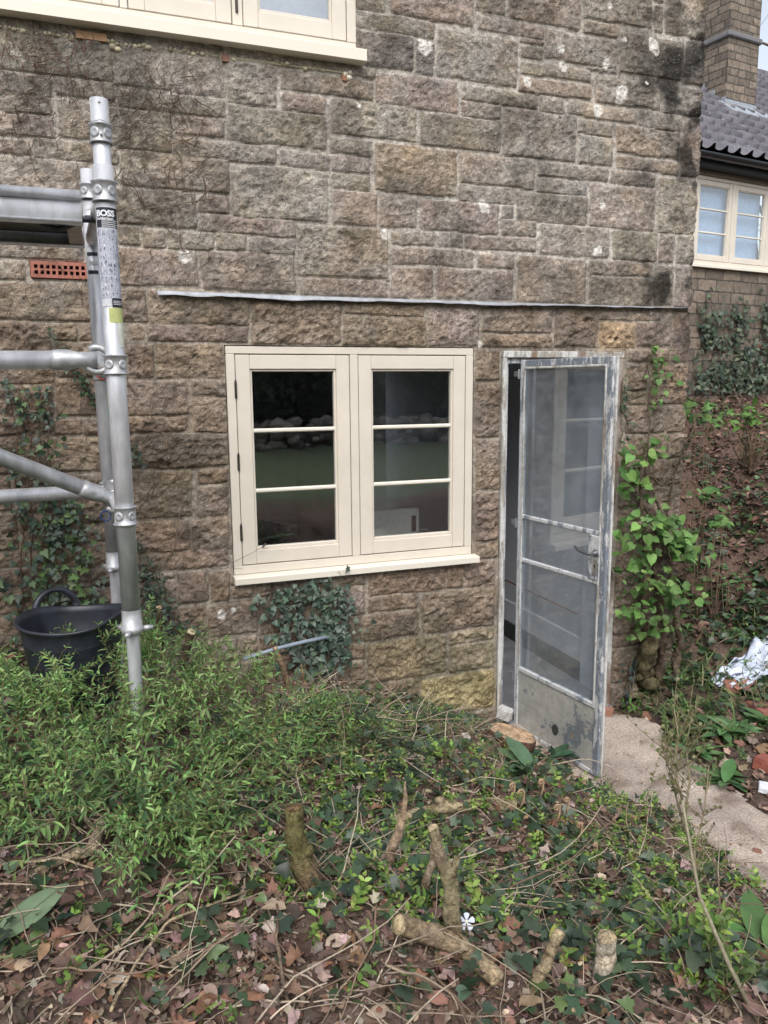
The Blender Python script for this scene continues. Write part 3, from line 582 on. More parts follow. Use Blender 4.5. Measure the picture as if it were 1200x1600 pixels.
# ---------------------------------------------------------------- terrain
CP = np.array([(-12, 0, 1.0), (-6, 0, .95), (-3, 0, .85), (-1.2, 0, .78), (-.42, 0, .74), (.345, 0, .56), (.75, 0, .48), (1.05, 0, .385), (1.33, 0, .28), (1.6, 0, .12), (1.98, 0, -.04), (2.4, 0, -.04), (2.8, -.1, -.01), (3.2, -.05, .09),
    (-1, -1, .88), (-.2, -1.05, .85), (.05, -1.42, .90), (-.25, -2, .86), (.4, -2.4, .79), (1.06, -2.7, .68), (1.0, -1.5, .64), (.7, -1.0, .64), (.6, -.5, .58), (1.3, -.8, .42), (1.6, -.5, .22), (1.85, -.45, .0), (2.0, -.88, .0), (2.02, -1.3, .03), (1.98, -1.75, .06),
    (1.75, -1.6, .28), (1.6, -2, .42), (1.5, -1.2, .38), (1.75, -.95, .2), (2.4, -.5, -.08), (2.12, -.6, -.09), (2.28, -.8, -.08), (2.1, -.35, -.08), (2.45, -1, -.01), (2.4, -1.6, .0), (2.5, -2.2, .05), (2.5, -3.5, .2), (2.75, -1.3, .02), (3.0, -.7, .07), (3.3, -1.2, .2), (3.2, -2.5, .3),
    (3.5, .5, .34), (4, 1, .72), (4.5, 2, 1.2), (5.5, 3, 1.6), (6.7, 3.7, 1.66), (9, 4, 1.75), (5, .5, 1.0), (6, 1, 1.35), (5, -1, .9), (7, -1, 1.4), (4, -.5, .5), (3.4, -.1, .16), (3.6, 0, .26), (3.3, 2, .7), (3.5, 4, 1.4), (12, 0, 1.8), (12, 8, 2.0), (4, -4, .7),
    (-2, -3.5, .85), (0, -3.6, .78), (1.5, -3.6, .6), (0, -5, .65), (3, -5.5, .45), (-4, -5, .7), (-3, -8, .4), (0, -8, .35), (4, -8, .35), (9, -8, .5), (-10, -8, .4), (0, -14, .2), (-12, -14, .2), (12, -14, .2), (0, -30, .1), (-30, -30, .1), (30, -30, .3), (0, 30, 2), (30, 30, 2.5), (-30, 20, 1.5), (30, 0, 2), (-30, 0, 1)], float)
def terr(x, y, det=True):
    x = np.asarray(x, float); y = np.asarray(y, float); sh = x.shape; x = x.ravel(); y = y.ravel(); num = np.zeros(len(x)); den = np.zeros(len(x))
    for (cx, cy, cz) in CP:
        d2 = (x-cx)**2+(y-cy)**2; wgt = 1/(d2+.012)**1.7; num += wgt*cz; den += wgt
    z = num/den
    if det:
        inp = inpath(x, y)
        z = z+((fbm(x*2.2, y*2.2, 71, 3)-.5)*.09+(fbm(x*9, y*9, 72, 3)-.5)*.05)*(1-.85*inp)*np.clip((np.hypot(x-.5, y+1)+.3)*.8, .5, 2.2)
        z = z-.012*inp
    z = np.where((y > .02) & (x < XC-.1) & (y < 5), z.clip(None, -.35), z)
    return z.reshape(sh)
PATH = np.array([onZ(*p, 0.0)[:2] for p in ((912, 1104), (1000, 1122), (1035, 1137), (1048, 1175), (1090, 1200), (1128, 1216), (1150, 1240), (1215, 1290))]+[(2.72, -2.2), (2.8, -3.2), (2.9, -4.2), (2.3, -4.2), (2.2, -3.0), (2.12, -2.2)]+[onZ(*p, 0.0)[:2] for p in ((1200, 1428), (1160, 1400), (1100, 1335), (1040, 1285), (985, 1258), (950, 1235), (915, 1212), (880, 1170))]+[(2.03, -.28), (2.03, -.034), (2.74, -.034)])
def inpath(x, y):
    x = x+(fbm(x*7, y*7, 77, 3)-.5)*.10; y = y+(fbm(x*7, y*7, 78, 3)-.5)*.10; r = np.zeros(x.shape, bool); n = len(PATH)
    for i in range(n):
        a, b = PATH[i], PATH[(i+1) % n]; c = (a[1] > y) != (b[1] > y); r ^= c & (x < (b[0]-a[0])*(y-a[1])/(b[1]-a[1]+1e-12)+a[0])
    return r.astype(float)
def axis(segs): return np.unique(np.round(np.concatenate([np.arange(*s) for s in segs]), 4))
gx_ = axis([(-70, -12, 5), (-12, -1.2, .5), (-1.2, 4.6, .03), (4.6, 10, .15), (10, 20, 1), (20, 82, 6)])
gy_ = axis([(-80, -8, 4), (-8, -3.6, .2), (-3.6, .05, .03), (.05, 5.2, .1), (5.2, 12, .5), (12, 90, 6)])
GX, GY = np.meshgrid(gx_, gy_); GZ = terr(GX, GY); ip = inpath(GX.ravel(), GY.ravel()).reshape(GX.shape)
soil = np.array([.12, .088, .07])*(.6+.8*fbm(GX*6, GY*6, 81, 4)[..., None]); litter = np.array([.20, .145, .115]); lf = np.clip((fbm(GX*3, GY*3, 82, 3)-.45)*5, 0, 1)[..., None]
gc = soil*(1-lf*.6)+litter*lf*.6; lawn = np.array([.15, .18, .11]); lm = np.clip((-5.0-GY)/.8, 0, 1)[..., None]; gc = gc*(1-lm)+lawn*lm
bank = np.clip((GX-3.2)/.4, 0, 1)*np.clip((GY+.3)/.6, 0, 1); gc = gc*(1-bank[..., None]*.7)+np.array([.115, .075, .058])*bank[..., None]*.7*(.5+fbm(GX*5, GY*5, 83, 4)[..., None])
nz, nx = GX.shape; I = np.arange(nz*nx).reshape(nz, nx); F = np.stack([I[:-1, :-1], I[:-1, 1:], I[1:, 1:], I[1:, :-1]], -1).reshape(-1, 4)
M_SOIL = attr_mat('soil', .95, 60, .6, 1, .012, .1, detail=8)
g = mesh('ground', np.stack([GX, GY, GZ], -1).reshape(-1, 3), F, M_SOIL, None, gc.reshape(-1, 3)); tag(g, 'dark leaf strewn soil sloping down to the house wall and up the bank', 'ground', kind='structure')
# sandy concrete path: its own sheet just above the soil
px_ = np.arange(1.7, 3.3, .022); py_ = np.arange(-4.2, .0, .022); QX, QY = np.meshgrid(px_, py_); QI = inpath(QX.ravel(), QY.ravel()).reshape(QX.shape) > .5
QZ = terr(QX, QY, False)+.008+(fbm(QX*3, QY*3, 91, 3)-.5)*.03+(fbm(QX*14, QY*14, 92, 3)-.5)*.022
nz, nx = QX.shape; I = np.arange(nz*nx).reshape(nz, nx); kp = (QI[:-1, :-1] & QI[1:, :-1] & QI[:-1, 1:] & QI[1:, 1:])
F = np.stack([I[:-1, :-1], I[:-1, 1:], I[1:, 1:], I[1:, :-1]], -1)[kp]
pc = np.array([.50, .42, .36])*(.75+.5*fbm(QX*5, QY*5, 93, 4)[..., None]); dkp = np.clip((fbm(QX*7, QY*7, 94, 4)-.55)*6, 0, 1)[..., None]; pc = pc*(1-.6*dkp)+np.array([.16, .115, .085])*.6*dkp; crk = np.exp(-np.abs(fbm(QX*2.2+4, QY*2.2, 95, 4)-.5)/.006)[..., None]; pc = pc*(1-.45*crk)
used, inv = np.unique(F, return_inverse=True)
p = mesh('path', np.stack([QX, QY, QZ], -1).reshape(-1, 3)[used], inv.reshape(F.shape), attr_mat('sandy_concrete', .95, 120, .6, 1, .010, .15, detail=8), None, pc.reshape(-1, 3)[used]); tag(p, 'sandy concrete path with gritty crumbled edges leading from the door', 'path', kind='structure')
def gz(x, y): return float(terr(np.array([x]), np.array([y]))[0])
_T = np.arange(.6, 14, .012)
def hit(px, py):
    d = ray(px, py); P = CAM+np.outer(_T, d); z = terr(P[:, 0], P[:, 1]); k = np.argmax(P[:, 2] < z)
    return P[k].copy()
# ---------------------------------------------------------------- distant wing with tiled roof
TH = math.radians(8.0); P0 = onY(1088, 412, 3.75); WX = Vector((math.cos(TH), math.sin(TH), 0)); WY = Vector((-math.sin(TH), math.cos(TH), 0))
MW = np.eye(4); MW[:3, 0] = WX; MW[:3, 1] = WY; MW[:3, 3] = (P0[0], P0[1], 0)
SZ = P0[2]                                   # sill height
wing = empty('cottage_wing', 'lower stone wing with grey pantile roof, long cream window and chimney beyond the corner', 'house', (float(P0[0]), float(P0[1]), 1.6))
def stone2(name, sx=1.0):
    m, t, b, out = newmat(name); c = coord(t); mp = nd(t, 'Mapping'); mp.inputs['Rotation'].default_value = (math.pi/2, 0, 0); mp.vector_type = 'POINT'
    sxyz = nd(t, 'SeparateXYZ'); t.links.new(c, sxyz.inputs[0]); ad = nd(t, 'Math', operation='ADD'); t.links.new(sxyz.outputs[0], ad.inputs[0]); t.links.new(sxyz.outputs[1], ad.inputs[1])
    cb = nd(t, 'CombineXYZ'); t.links.new(ad.outputs[0], cb.inputs[0]); t.links.new(sxyz.outputs[2], cb.inputs[1])
    br = nd(t, 'TexBrick'); br.inputs['Scale'].default_value = 1; br.inputs['Brick Width'].default_value = .34*sx; br.inputs['Row Height'].default_value = .13*sx; br.inputs['Mortar Size'].default_value = .008; br.squash = .7; br.squash_frequency = 3; br.offset = .37
    br.inputs['Color1'].default_value = (.25, .20, .155, 1); br.inputs['Color2'].default_value = (.13, .105, .085, 1); br.inputs['Mortar'].default_value = (.075, .065, .055, 1)
    nw = noise(t, 6, 3, .6, cb.outputs[0]); mv = mixc(t, .03, cb.outputs[0], nw.outputs[1]); t.links.new(mv, br.inputs['Vector'])
    n = noise(t, 18, 6, .7, c); r = ramp(t, n.outputs[0], [(.3, (.55,)), (.7, (1.4,))]); x = mixc(t, 1, br.outputs[0], r.outputs[0], 'MULTIPLY')
    t.links.new(x, b.inputs['Base Color']); b.inputs['Roughness'].default_value = .92
    iv = nd(t, 'Math', operation='SUBTRACT'); iv.inputs[0].default_value = 1; t.links.new(br.outputs[1], iv.inputs[1]); q = bump(t, b, iv.outputs[0], .8, .012); bump(t, b, n.outputs[0], .8, .012, q); return m
M_ST2 = stone2('wing_stone'); M_ST3 = stone2('chimney_stone', .75)
mb = MB(); mb.box((-3.4, 0, .3), (.02-.12, .3, SZ+1.0), M=MW); mb.box((-.10, 0, .3), (9, .3, SZ-.035), M=MW); mb.box((2.6, 0, SZ-.033), (9, .3, SZ+1.0), M=MW); mb.box((-3.4, .3, .3), (-3.1, 5, SZ+1), M=MW); mb.box((-.12, 1.4, 1.6), (2.6, 1.45, SZ+1.0), M=MW)
mb.build('wall', M_ST2, wing)
cw = []; x = -.10+.05
for k in range(4): cw.append((x, x+.60)); x += .645
fr = window(wing, 'window', -.10, cw[-1][1]+.05, SZ, SZ+.965, .0, cw, .05, M=MW, st=.052, fw=.05, glass=M_GLASS, ov=(.02, .02))
mb = MB(); mb.box((-.08, .10, SZ-.02), (1.17, .11, SZ+.95), (.50, .62, .86), M=MW); mb.build('sky_tint_panel', M_MISC, fr)  # panel added behind the panes, coloured as the blue sky they reflect
mb = MB(); mb.box((-3.4, -.02, SZ+.968), (9, .1, SZ+1.02), (.18, .15, .12), M=MW); mb.build('soffit', M_MISC, wing)
mb = MB(); mb.box((-3.4, -.16, SZ+1.022), (9, -.12, SZ+1.10), (.018, .02, .024), M=MW); mb.box((-3.4, -.12, SZ+1.022), (9, 0, SZ+1.04), (.018, .02, .024), M=MW); mb.build('fascia', M_MISC, wing)
mb = MB(); prof = [(-.055*math.cos(a), -.055*math.sin(a)) for a in np.linspace(-.1, math.pi+.1, 12)]; yy = -.22; V_ = []
for xx in (-3.4, 9):
    for (a, b_) in prof: V_.append((xx, yy+a, SZ+1.12+b_))
    for (a, b_) in prof[::-1]: V_.append((xx, yy+a*.9, SZ+1.12+b_*.9+.002))
V_ = np.array(V_)@MW[:3, :3].T+MW[:3, 3]; n = 24; mb.add(V_, [np.array([[i, (i+1) % n, (i+1) % n+n, i+n] for i in range(n)])], (.013, .014, .018))
mb.build('gutter', plain('black_plastic', (.012, .013, .017), .3), wing, True)
# pantiles
RA = math.radians(38); rz0 = SZ+1.13; ry0 = -.24; Lr = 5.2; ex = .205; cr_ = .30
u = np.arange(-3.5, 7.5, ex/10); vv = []
for k in range(int(Lr/cr_)): vv += [k*cr_+.001, k*cr_+.10, k*cr_+.2, (k+1)*cr_-.001]
vv = np.array(vv); UU, VV = np.meshgrid(u, vv); kk = np.floor(VV/cr_); fr_ = VV/cr_-kk
ph = (UU/ex) % 1.0; jit = (hsh(np.floor(UU/ex).astype(int), kk.astype(int), 5)-.5)
prof_ = np.where(ph < .42, .056*np.sin(ph/.42*math.pi), -.014*np.sin((ph-.42)/.58*math.pi)); hh = prof_+.045*(1-fr_)+jit*.012
br_ = np.abs((UU-1.0)) + np.abs(VV-.95)*1.2; hh = hh+np.where((br_ < .22), .03*np.sin(UU*40), 0)
Pn = np.stack([UU, ry0+VV*math.cos(RA)-hh*math.sin(RA), rz0+VV*math.sin(RA)+hh*math.cos(RA)], -1).reshape(-1, 3)@MW[:3, :3].T+MW[:3, 3]
nz, nx = UU.shape; I = np.arange(nz*nx).reshape(nz, nx); F = np.stack([I[:-1, :-1], I[:-1, 1:], I[1:, 1:], I[1:, :-1]], -1).reshape(-1, 4)
tc = np.array([.125, .12, .135])*(1+.5*jit[..., None])*(.75+.5*fbm(UU*3, VV*3, 97, 3)[..., None]); ls_ = (hsh(np.floor(UU*40).astype(int), np.floor(VV*40).astype(int), 9) > .985)[..., None]; tc = np.where(ls_, .3, tc)
mb = MB(); mb.box((-3.4, -.115, SZ+1.041), (9, .3, SZ+1.15), (.05, .05, .05), M=MW)
Pu = [(xx, ry0+v_*math.cos(RA), rz0+v_*math.sin(RA)-.03) for xx in (-3.4, 7.4) for v_ in (.05, Lr)]+[(xx, ry0+v_*math.cos(RA), rz0+v_*math.sin(RA)-.06) for xx in (-3.4, 7.4) for v_ in (.05, Lr)]; Pu = np.array(Pu)@MW[:3, :3].T+MW[:3, 3]; mb.add(Pu, np.array([[0, 2, 3, 1], [4, 5, 7, 6], [0, 4, 6, 2]]), (.04, .04, .04)); mb.build('roof_felt', M_MISC, wing)
roof = mesh('roof', Pn, F, attr_mat('concrete_tile', .8, 50, .35, .5, .003, .3), None, tc.reshape(-1, 3)); own(roof, wing)
# chimney: a stone block with a weathered band and lead skirt
Dc = 10.4; c1 = CAM+ray(1139, 60)*Dc; cwd, cdp = .62, 1.1
MC_ = MW.copy(); MC_[:3, 3] = (c1[0], c1[1], 0)
def onroof(y): return rz0+((y-ry0)/math.cos(RA))*math.sin(RA)
lc = np.linalg.inv(MW)@np.array([c1[0], c1[1], 0, 1]); yb = lc[1]
mb = MB(); mb.box((0, 0, onroof(yb)-.2), (cwd, cdp, 7.6), M=MC_); mb.build('chimney', M_ST3, wing); ch = wing.children[-1]
zb_ = (CAM+ray(1139, 52)*Dc)[2]
mb = MB(); mb.box((-.035, -.035, zb_-.04), (cwd+.035, cdp+.035, zb_+.035), (.17, .17, .175), M=MC_, bev=.015); mb.build('stone_band', M_MISC, ch)
mb = MB(); zf = onroof(yb); mb.box((-.012, -.012, zf-.1), (cwd+.012, -.001, zf+.12), (.3, .33, .37), M=MC_)
for k in range(6): mb.box((-.012, .18*k, zf-.1), (-.001, .18*(k+1), zf+.15+.18*k*math.tan(RA)), (.3, .33, .37), M=MC_)
Pq = []
for (a, b_) in ((-.16, -.30), (cwd+.12, -.30), (cwd+.12, -.012), (-.16, -.012)): Pq.append((a, b_, rz0+((yb+b_-ry0)/math.cos(RA))*math.sin(RA)+.085))
Pq = np.array(Pq)@MC_[:3, :3].T+MC_[:3, 3]; Pl = Pq.copy(); Pl[:, 2] -= .02; mb.add(np.vstack([Pq, Pl]), [np.array([[0, 1, 2, 3], [7, 6, 5, 4], [0, 4, 5, 1], [1, 5, 6, 2], [3, 7, 4, 0]])], (.3, .33, .37))
mb.build('lead_skirt', M_MISC, ch)
mb = MB(); mb.box((cw[-1][1]-1.0, -.008, 2.25), (cw[-1][1]-.6, .05, 2.33), M=MW); 
q = CAM+ray(1186, 541)*9.6; ql = (np.linalg.inv(MW)@np.array([q[0], q[1], q[2], 1]))
mb = MB(); mb.box((ql[0]-.12, -.012, q[2]-.035), (ql[0]+.12, .05, q[2]+.035), (.30, .14, .1), M=MW); mb.build('air_brick', M_MISC, wing)
# ---------------------------------------------------------------- scaffold tower
PX1, PY1 = .051, -1.42; PX2, PY2 = .018, -.70; R_ = .0254
tower = empty('scaffold_tower', 'aluminium access tower standing on threaded legs at the left of the window', 'scaffold', (PX1, PY1, .9))
CA = (.6, .61, .63)
def collar(mb, x, y, z, h=.052, r=.031, twist=0):
    mb.lathe([(R_+.0005, -h/2), (r+.0015, -h/2), (r+.0025, -h/2+.003), (r-.002, -h/2+.006), (r-.002, h/2-.006), (r+.0025, h/2-.003), (r+.0015, h/2), (R_+.0005, h/2)], (x, y, z), n=32, c=CA)
    for a in (-2.2, -.9):      # pressed dimples
        a += twist; d = np.array([math.cos(a), math.sin(a), 0])
        mb.lathe([(.013, .0), (.011, .0025), (.006, .001), (0, .0005)], np.array([x, y, z])+d*(r-.002), d, 14, (.55, .56, .58))
def pole(name, x, y, z0, z1):
    mb = MB(); mb.lathe([(R_-.003, z1-z0-.05), (R_-.003, z1-z0), (R_, z1-z0), (R_, .0), (R_-.003, 0)], (x, y, z0), n=40, c=CA); o = mb.build(name, M_ALU, tower, True); return o
Zt = onY(150, 155, PY1)[2]; Zn = onY(207, 975, PY1)[2]
p1 = pole('pole', PX1, PY1, Zn+.02, Zt-.16)
mb = MB(); mb.lathe([(.0225, 0), (.0225, .2), (.0205, .2), (.0205, 0)], (PX1, PY1, Zt-.2), n=32, c=CA); mb.build('spigot', M_ALU, p1, True)
zr_ = onY(197, 805, PY1)[2], onY(180, 570, PY1)[2], onY(160, 300, PY1)[2]
zcl = onY(152, 210, PY1)[2]
mb = MB()
for z in zr_: mb = MB(); collar(mb, PX1, PY1, z); mb.build('collar', M_ALUD, p1, True)
mb = MB(); collar(mb, PX1, PY1, zcl, .046, .0285); mb.tube([(PX1-.02, PY1-.031, zcl+.012), (PX1-.022, PY1-.034, zcl+.02), (PX1+.0, PY1-.036, zcl+.026), (PX1+.022, PY1-.034, zcl+.02), (PX1+.02, PY1-.031, zcl+.012)], .0018, (.5, .5, .5), 6); mb.lathe([(0, 0), (.004, 0), (.004, .002), (0, .002)], (PX1, PY1-.0305, zcl-.006), (0, 1, 0), 10, (.05, .05, .05)); mb.build('collar', M_ALUD, p1, True); mb = MB(); mb.lathe([(0, 0), (.0035, 0), (.0035, .002), (0, .002)], (PX1, PY1-.0235, Zt-.012), (0, 1, 0), 10, (.05, .05, .05)); mb.build('pin_hole', M_ALUD, p1, True)
Zt2 = onY(130, 265, PY2)[2]; Zn2 = onY(176, 880, PY2)[2]
p2 = pole('pole', PX2, PY2, Zn2+.02, Zt2)
mb = MB(); zq = [onY(150, 765, PY2)[2], onY(150, 583, PY2)[2]-.0, onY(133, 300, PY2)[2]]
for z in zq: mb = MB(); collar(mb, PX2, PY2, z, .05); mb.build('collar', M_ALUD, p2, True)
def leg(x, y, zn, parent):
    zg = gz(x, y)
    mb = MB(); L = zn-zg+.03; n = max(6, int(L/.006)); pr_ = []
    for k in range(n): z = k*L/n; pr_ += [(.0165, z), (.0195, z+L/n*.5)]
    mb.lathe([(0, 0)]+pr_+[(0, L)], (x, y, zg-.02), n=20, c=(.5, .51, .53)); mb.build('threaded_leg', M_ALU, tower, True)
    mb = MB(); mb.lathe([(.0265, .045), (.0265, .012), (.0285, .010), (.0285, -.006), (.031, -.008), (.031, -.024), (.022, -.026)], (x, y, zn), n=28, c=(.5, .5, .5))
    for a in (0.15, 2.25, 4.4):
        d = np.array([math.cos(a), math.sin(a), 0]); q = np.array([x, y, zn-.017]); mb.tube([q+d*.028, q+d*.045, q+d*.058], [.009, .008, .006], (.5, .5, .5), 8)
    mb.build('adjusting_nut', M_ALUD, tower, True)
    mb = MB(); mb.lathe([(0, 0), (.06, 0), (.06, .006), (.024, .01), (.024, .03), (0, .03)], (x, y, zg-.012), n=24, c=(.4, .4, .4)); mb.build('foot_plate', M_ALUD, tower, True)
leg(PX1, PY1, Zn, p1); leg(PX2, PY2, Zn2, p2)
for z in zr_:
    mb = MB(); mb.tube([(PX1+(PX2-PX1)*t_, PY1+(PY2-PY1)*t_, z) for t_ in (.04, .5, .96)], R_*.93, CA, 24); mb.build('rung', M_ALU, tower, True)
def brace(a, b, claw=True, r=R_*.95):
    a = np.array(a); b = np.array(b); d = (b-a)/np.linalg.norm(b-a); mb = MB(); mb.tube([a, a+(b-a)*.5, b-d*.07], r, CA, 28); o = mb.build('brace', M_ALU, tower, True)
    mb = MB(); mb.tube([b-d*.115, b-d*.1, b-d*.07, b-d*.045, b-d*.0], [r+.001, r+.003, r+.003, .02, .024], (.5, .5, .51), 16)
    cc_ = b+np.array([0, 0, 0]); pts = [cc_+np.array([math.cos(t_)*.033, 0, math.sin(t_)*.033]) for t_ in np.linspace(-2.6, 2.2, 12)]; mb.tube(pts, .009, (.5, .5, .51), 8)
    mb.build('claw', M_ALUD, o, True)
zb1 = onY(0, 571, PY1+.0)[2]
brace((-1.9, PY1+.01, onY(0, 571, PY1)[2]-.0), (PX1-.045, PY1+.03, onY(155, 562, PY1+.03)[2]))
e2 = onY(180, 766, PY2-.07); brace((-1.9, PY2-.04, onY(0, 779, PY2-.04)[2]), e2)
e3 = onY(182, 783, -1.08); s3 = onY(0, 714, -1.14); dd = (s3-e3); brace(e3+dd*4.2, e3)
mb = MB(); zc_ = onY(160, 585, PY2-.3)
mb.tube([zc_+np.array([math.cos(t_)*.016, 0, math.sin(t_)*.016]) for t_ in np.linspace(0, 6.1, 16)], .0022, (.45, .05, .03), 6); mb.build('locking_clip', M_MISC, tower, True)
mb = MB(); zc_ = onY(165, 806, PY2-.2)
mb.tube([zc_+np.array([math.cos(t_)*.017, 0, math.sin(t_)*.017]) for t_ in np.linspace(0, 6.1, 16)], .003, (.03, .07, .2), 6); mb.build('locking_clip', M_MISC, tower, True)
# stickers wrapped on the front pole, centred on the side facing the garden
def wrap(mb, x, y, z0, z1, a0, a1, c, r=R_+.0006, n=10):
    A = np.linspace(a0, a1, n); V_ = [(x+r*math.sin(a), y-r*math.cos(a), z) for z in (z0, z1) for a in A]; i = np.arange(n-1); mb.add(V_, np.stack([i, i+1, i+1+n, i+n], -1), c)
zz = lambda py: onY(165, py, PY1)[2]
mb = MB(); wrap(mb, PX1, PY1, zz(358), zz(327), -1.15, 1.5, (.02, .02, .03), n=16); wrap(mb, PX1, PY1, zz(481), zz(358.2), -1.15, 1.4, (.50, .52, .58), n=16); wrap(mb, PX1, PY1, zz(481), zz(467), .05, 1.4, (.02, .02, .03), r=R_+.0012)
wrap(mb, PX1, PY1, zz(480), zz(468), -1.0, -.02, (.6, .62, .66), r=R_+.0012); wrap(mb, PX1, PY1, zz(505), zz(482), -.35, 1.4, (.46, .50, .20), r=R_+.0009)
wrap(mb, PX1, PY1, zz(543), zz(505.2), .45, 1.4, (.62, .64, .56), r=R_+.0009)
rs = random.Random(4)
for row in range(9):                     # little grey drawings of the instruction label
    za, zb__ = zz(361+row*12), zz(371+row*12)
    for k in range(5):
        a = -1.05+k*.47; wrap(mb, PX1, PY1, min(za, zb__), max(za, zb__), a, a+.40, (.40, .42, .5), r=R_+.0012, n=4)
        for t_ in range(4):
            aa = a+rs.uniform(.02, .3); z_ = rs.uniform(min(za, zb__), max(za, zb__)-.005); wrap(mb, PX1, PY1, z_, z_+rs.uniform(.002, .008), aa, aa+rs.uniform(.02, .1), rs.choice([(.05, .05, .08), (.7, .72, .75), (.1, .12, .16), (.75, .75, .78)]), r=R_+.0018, n=3)
for k in range(4): wrap(mb, PX1, PY1, zz(347.5+k*3.1), zz(346.2+k*3.1), -.5, 1.2-.2*(k % 2), (.6, .6, .62), r=R_+.0012, n=8)
for k in range(3): wrap(mb, PX1, PY1, zz(472+k*2.6), zz(471+k*2.6), .15, 1.2, (.6, .6, .62), r=R_+.0018, n=5)
mb.build('instruction_sticker', M_MISC, p1)
def letters(txt, size, zc, a0, step, bold=0.0):
    cu = bpy.data.curves.new('t', 'FONT'); cu.body = txt; cu.size = size; cu.offset = bold; cu.resolution_u = 3; cu.space_character = step
    ot = bpy.data.objects.new('t', cu); COL.objects.link(ot); dg = bpy.context.evaluated_depsgraph_get(); me = bpy.data.meshes.new_from_object(ot.evaluated_get(dg)); bpy.data.objects.remove(ot)
    bm = bmesh.new(); bm.from_mesh(me); bmesh.ops.subdivide_edges(bm, edges=bm.edges[:], cuts=1); bmesh.ops.triangulate(bm, faces=bm.faces[:])
    for v in bm.verts:
        a = a0+v.co.x/R_; z = zc+v.co.y; v.co = ((R_+.002)*math.sin(a)+PX1, PY1-(R_+.002)*math.cos(a), z)
    bm.to_mesh(me); bm.free(); me.materials.append(plain('white_print', (.78, .8, .84), .5)); o = bpy.data.objects.new('lettering', me); COL.objects.link(o); own(o, p1)
letters('BOSS', .0205, zz(340.5), -1.0, .95, .0009); letters('LadderSpan', .0095, zz(346), -1.0, .95, .0002)
# sticker on the rear pole
mb = MB()
for k in range(9): 
    z_ = zq[2]-.02-.03*k; a = -.9; 
    V_ = [(PX2+(R_+.001)*math.sin(a_), PY2-(R_+.001)*math.cos(a_), zz_) for zz_ in (z_-.012, z_) for a_ in np.linspace(-.9+.2*(k % 2), .5, 8)]; i = np.arange(7); mb.add(V_, np.stack([i, i+1, i+9, i+8], -1), (.04, .04, .05) if k % 2 == 0 else (.6, .6, .62))
mb.build('warning_sticker', M_MISC, p2)
mb = MB(); wv = [(.6, .75, .1), (.1, .5, .35)]
for k in range(2): z_ = onY(155, 610+22*k, PY2)[2]; V_ = [(PX2+(R_+.001)*math.sin(a_), PY2-(R_+.001)*math.cos(a_), zz_) for zz_ in (z_-.05, z_) for a_ in np.linspace(.6, 1.4, 6)]; i = np.arange(5); mb.add(V_, np.stack([i, i+1, i+7, i+6], -1), wv[k])
mb.build('colour_sticker', M_MISC, p2)
# platform hooked on the tower
xe = onY(127, 320, -1.22)[0]; zt_ = onY(60, 292, -1.22)[2]; zm_ = onY(60, 309, -1.22)[2]; zl_ = onY(60, 344, -1.22)[2]
deck = empty('scaffold_platform', 'aluminium platform deck hooked on the tower above the air brick', 'platform', (xe-.9, -1.0, zl_))
mb = MB(); mb.tube([(-2.2, -1.215, (zt_+zm_)/2), (-1, -1.215, (zt_+zm_)/2), (xe, -1.215, (zt_+zm_)/2)], (zt_-zm_)/2, CA, 24); mb.box((-2.2, -1.212, zl_), (xe, -1.206, zm_+.004), CA, bev=.001); mb.box((-2.2, -1.220, zl_), (xe, -1.213, zl_+.008), CA); mb.box((-2.2, -.79, zl_), (xe, -.784, zm_+.004), CA); mb.box((-2.2, -1.205, zl_), (xe, -1.17, zl_+.004), CA); mb.box((-2.2, -.83, zl_), (xe, -.791, zl_+.004), CA); mb.build('side_beam', M_ALU, deck, True)
mb = MB(); mb.box((xe-.045, -1.204, zl_+.006), (xe-.004, -.792, zm_), (.35, .3, .27)); mb.build('end_board', M_MISC, deck)
mb = MB(); mb.box((-2.2, -1.204, zm_-.016), (xe-.046, -.792, zm_), (.10, .10, .085)); mb.build('deck_board', M_MISC, deck)
mb = MB(); a = onY(60, 350, -1.15); mb.tube([a+np.array(v) for v in ((0, 0, .03), (.01, 0, .0), (.05, .0, -.012), (.08, 0, .0), (.12, 0, .02), (.17, 0, .02))], .009, (.015, .015, .017), 8); mb.build('hanging_strap', M_RUB, deck, True)
# ---------------------------------------------------------------- rubber tub
tc_ = onY(114, 962, -1.03); tx, ty = tc_[0], -1.03; ztop = onY(114, 962, -1.03)[2]; rt = .154; zb_t = gz(tx, ty)-.01; hgt = ztop-zb_t
tub = empty('rubber_tub', 'black flexible rubber tub with loop handles beside the scaffold leg', 'tub', (tx, ty, zb_t))
mb = MB(); rb_ = .118; pr_ = [(0, .004), (rb_-.01, .004), (rb_, .012)]
for k in range(1, 9): f_ = k/9; r = rb_+(rt-rb_)*f_; pr_ += [(r, hgt*f_-.003), (r+.0013, hgt*f_), (r+.0004, hgt*f_+.003)] if k in (1, 3, 4, 5, 7) else [(r, hgt*f_)]
pr_ += [(rt, hgt-.012), (rt+.006, hgt-.008), (rt+.008, hgt), (rt+.003, hgt+.004), (rt-.004, hgt), (rt-.006, hgt-.02), (rb_-.002, .02), (0, .015)]
mb.lathe(pr_, (tx, ty, zb_t), n=64); tv = mb.V[0]; a = np.arctan2(tv[:, 1]-ty, tv[:, 0]-tx); hh_ = (tv[:, 2]-zb_t)/hgt
tv[:, 0] = tx+(tv[:, 0]-tx)*(1+.04*hh_); tv[:, 2] += .012*np.cos(2*a+.5)*hh_**2; tv[:, 0] += (.012*np.sin(3*a))*hh_
mb.build('body', M_RUB, tub, True)
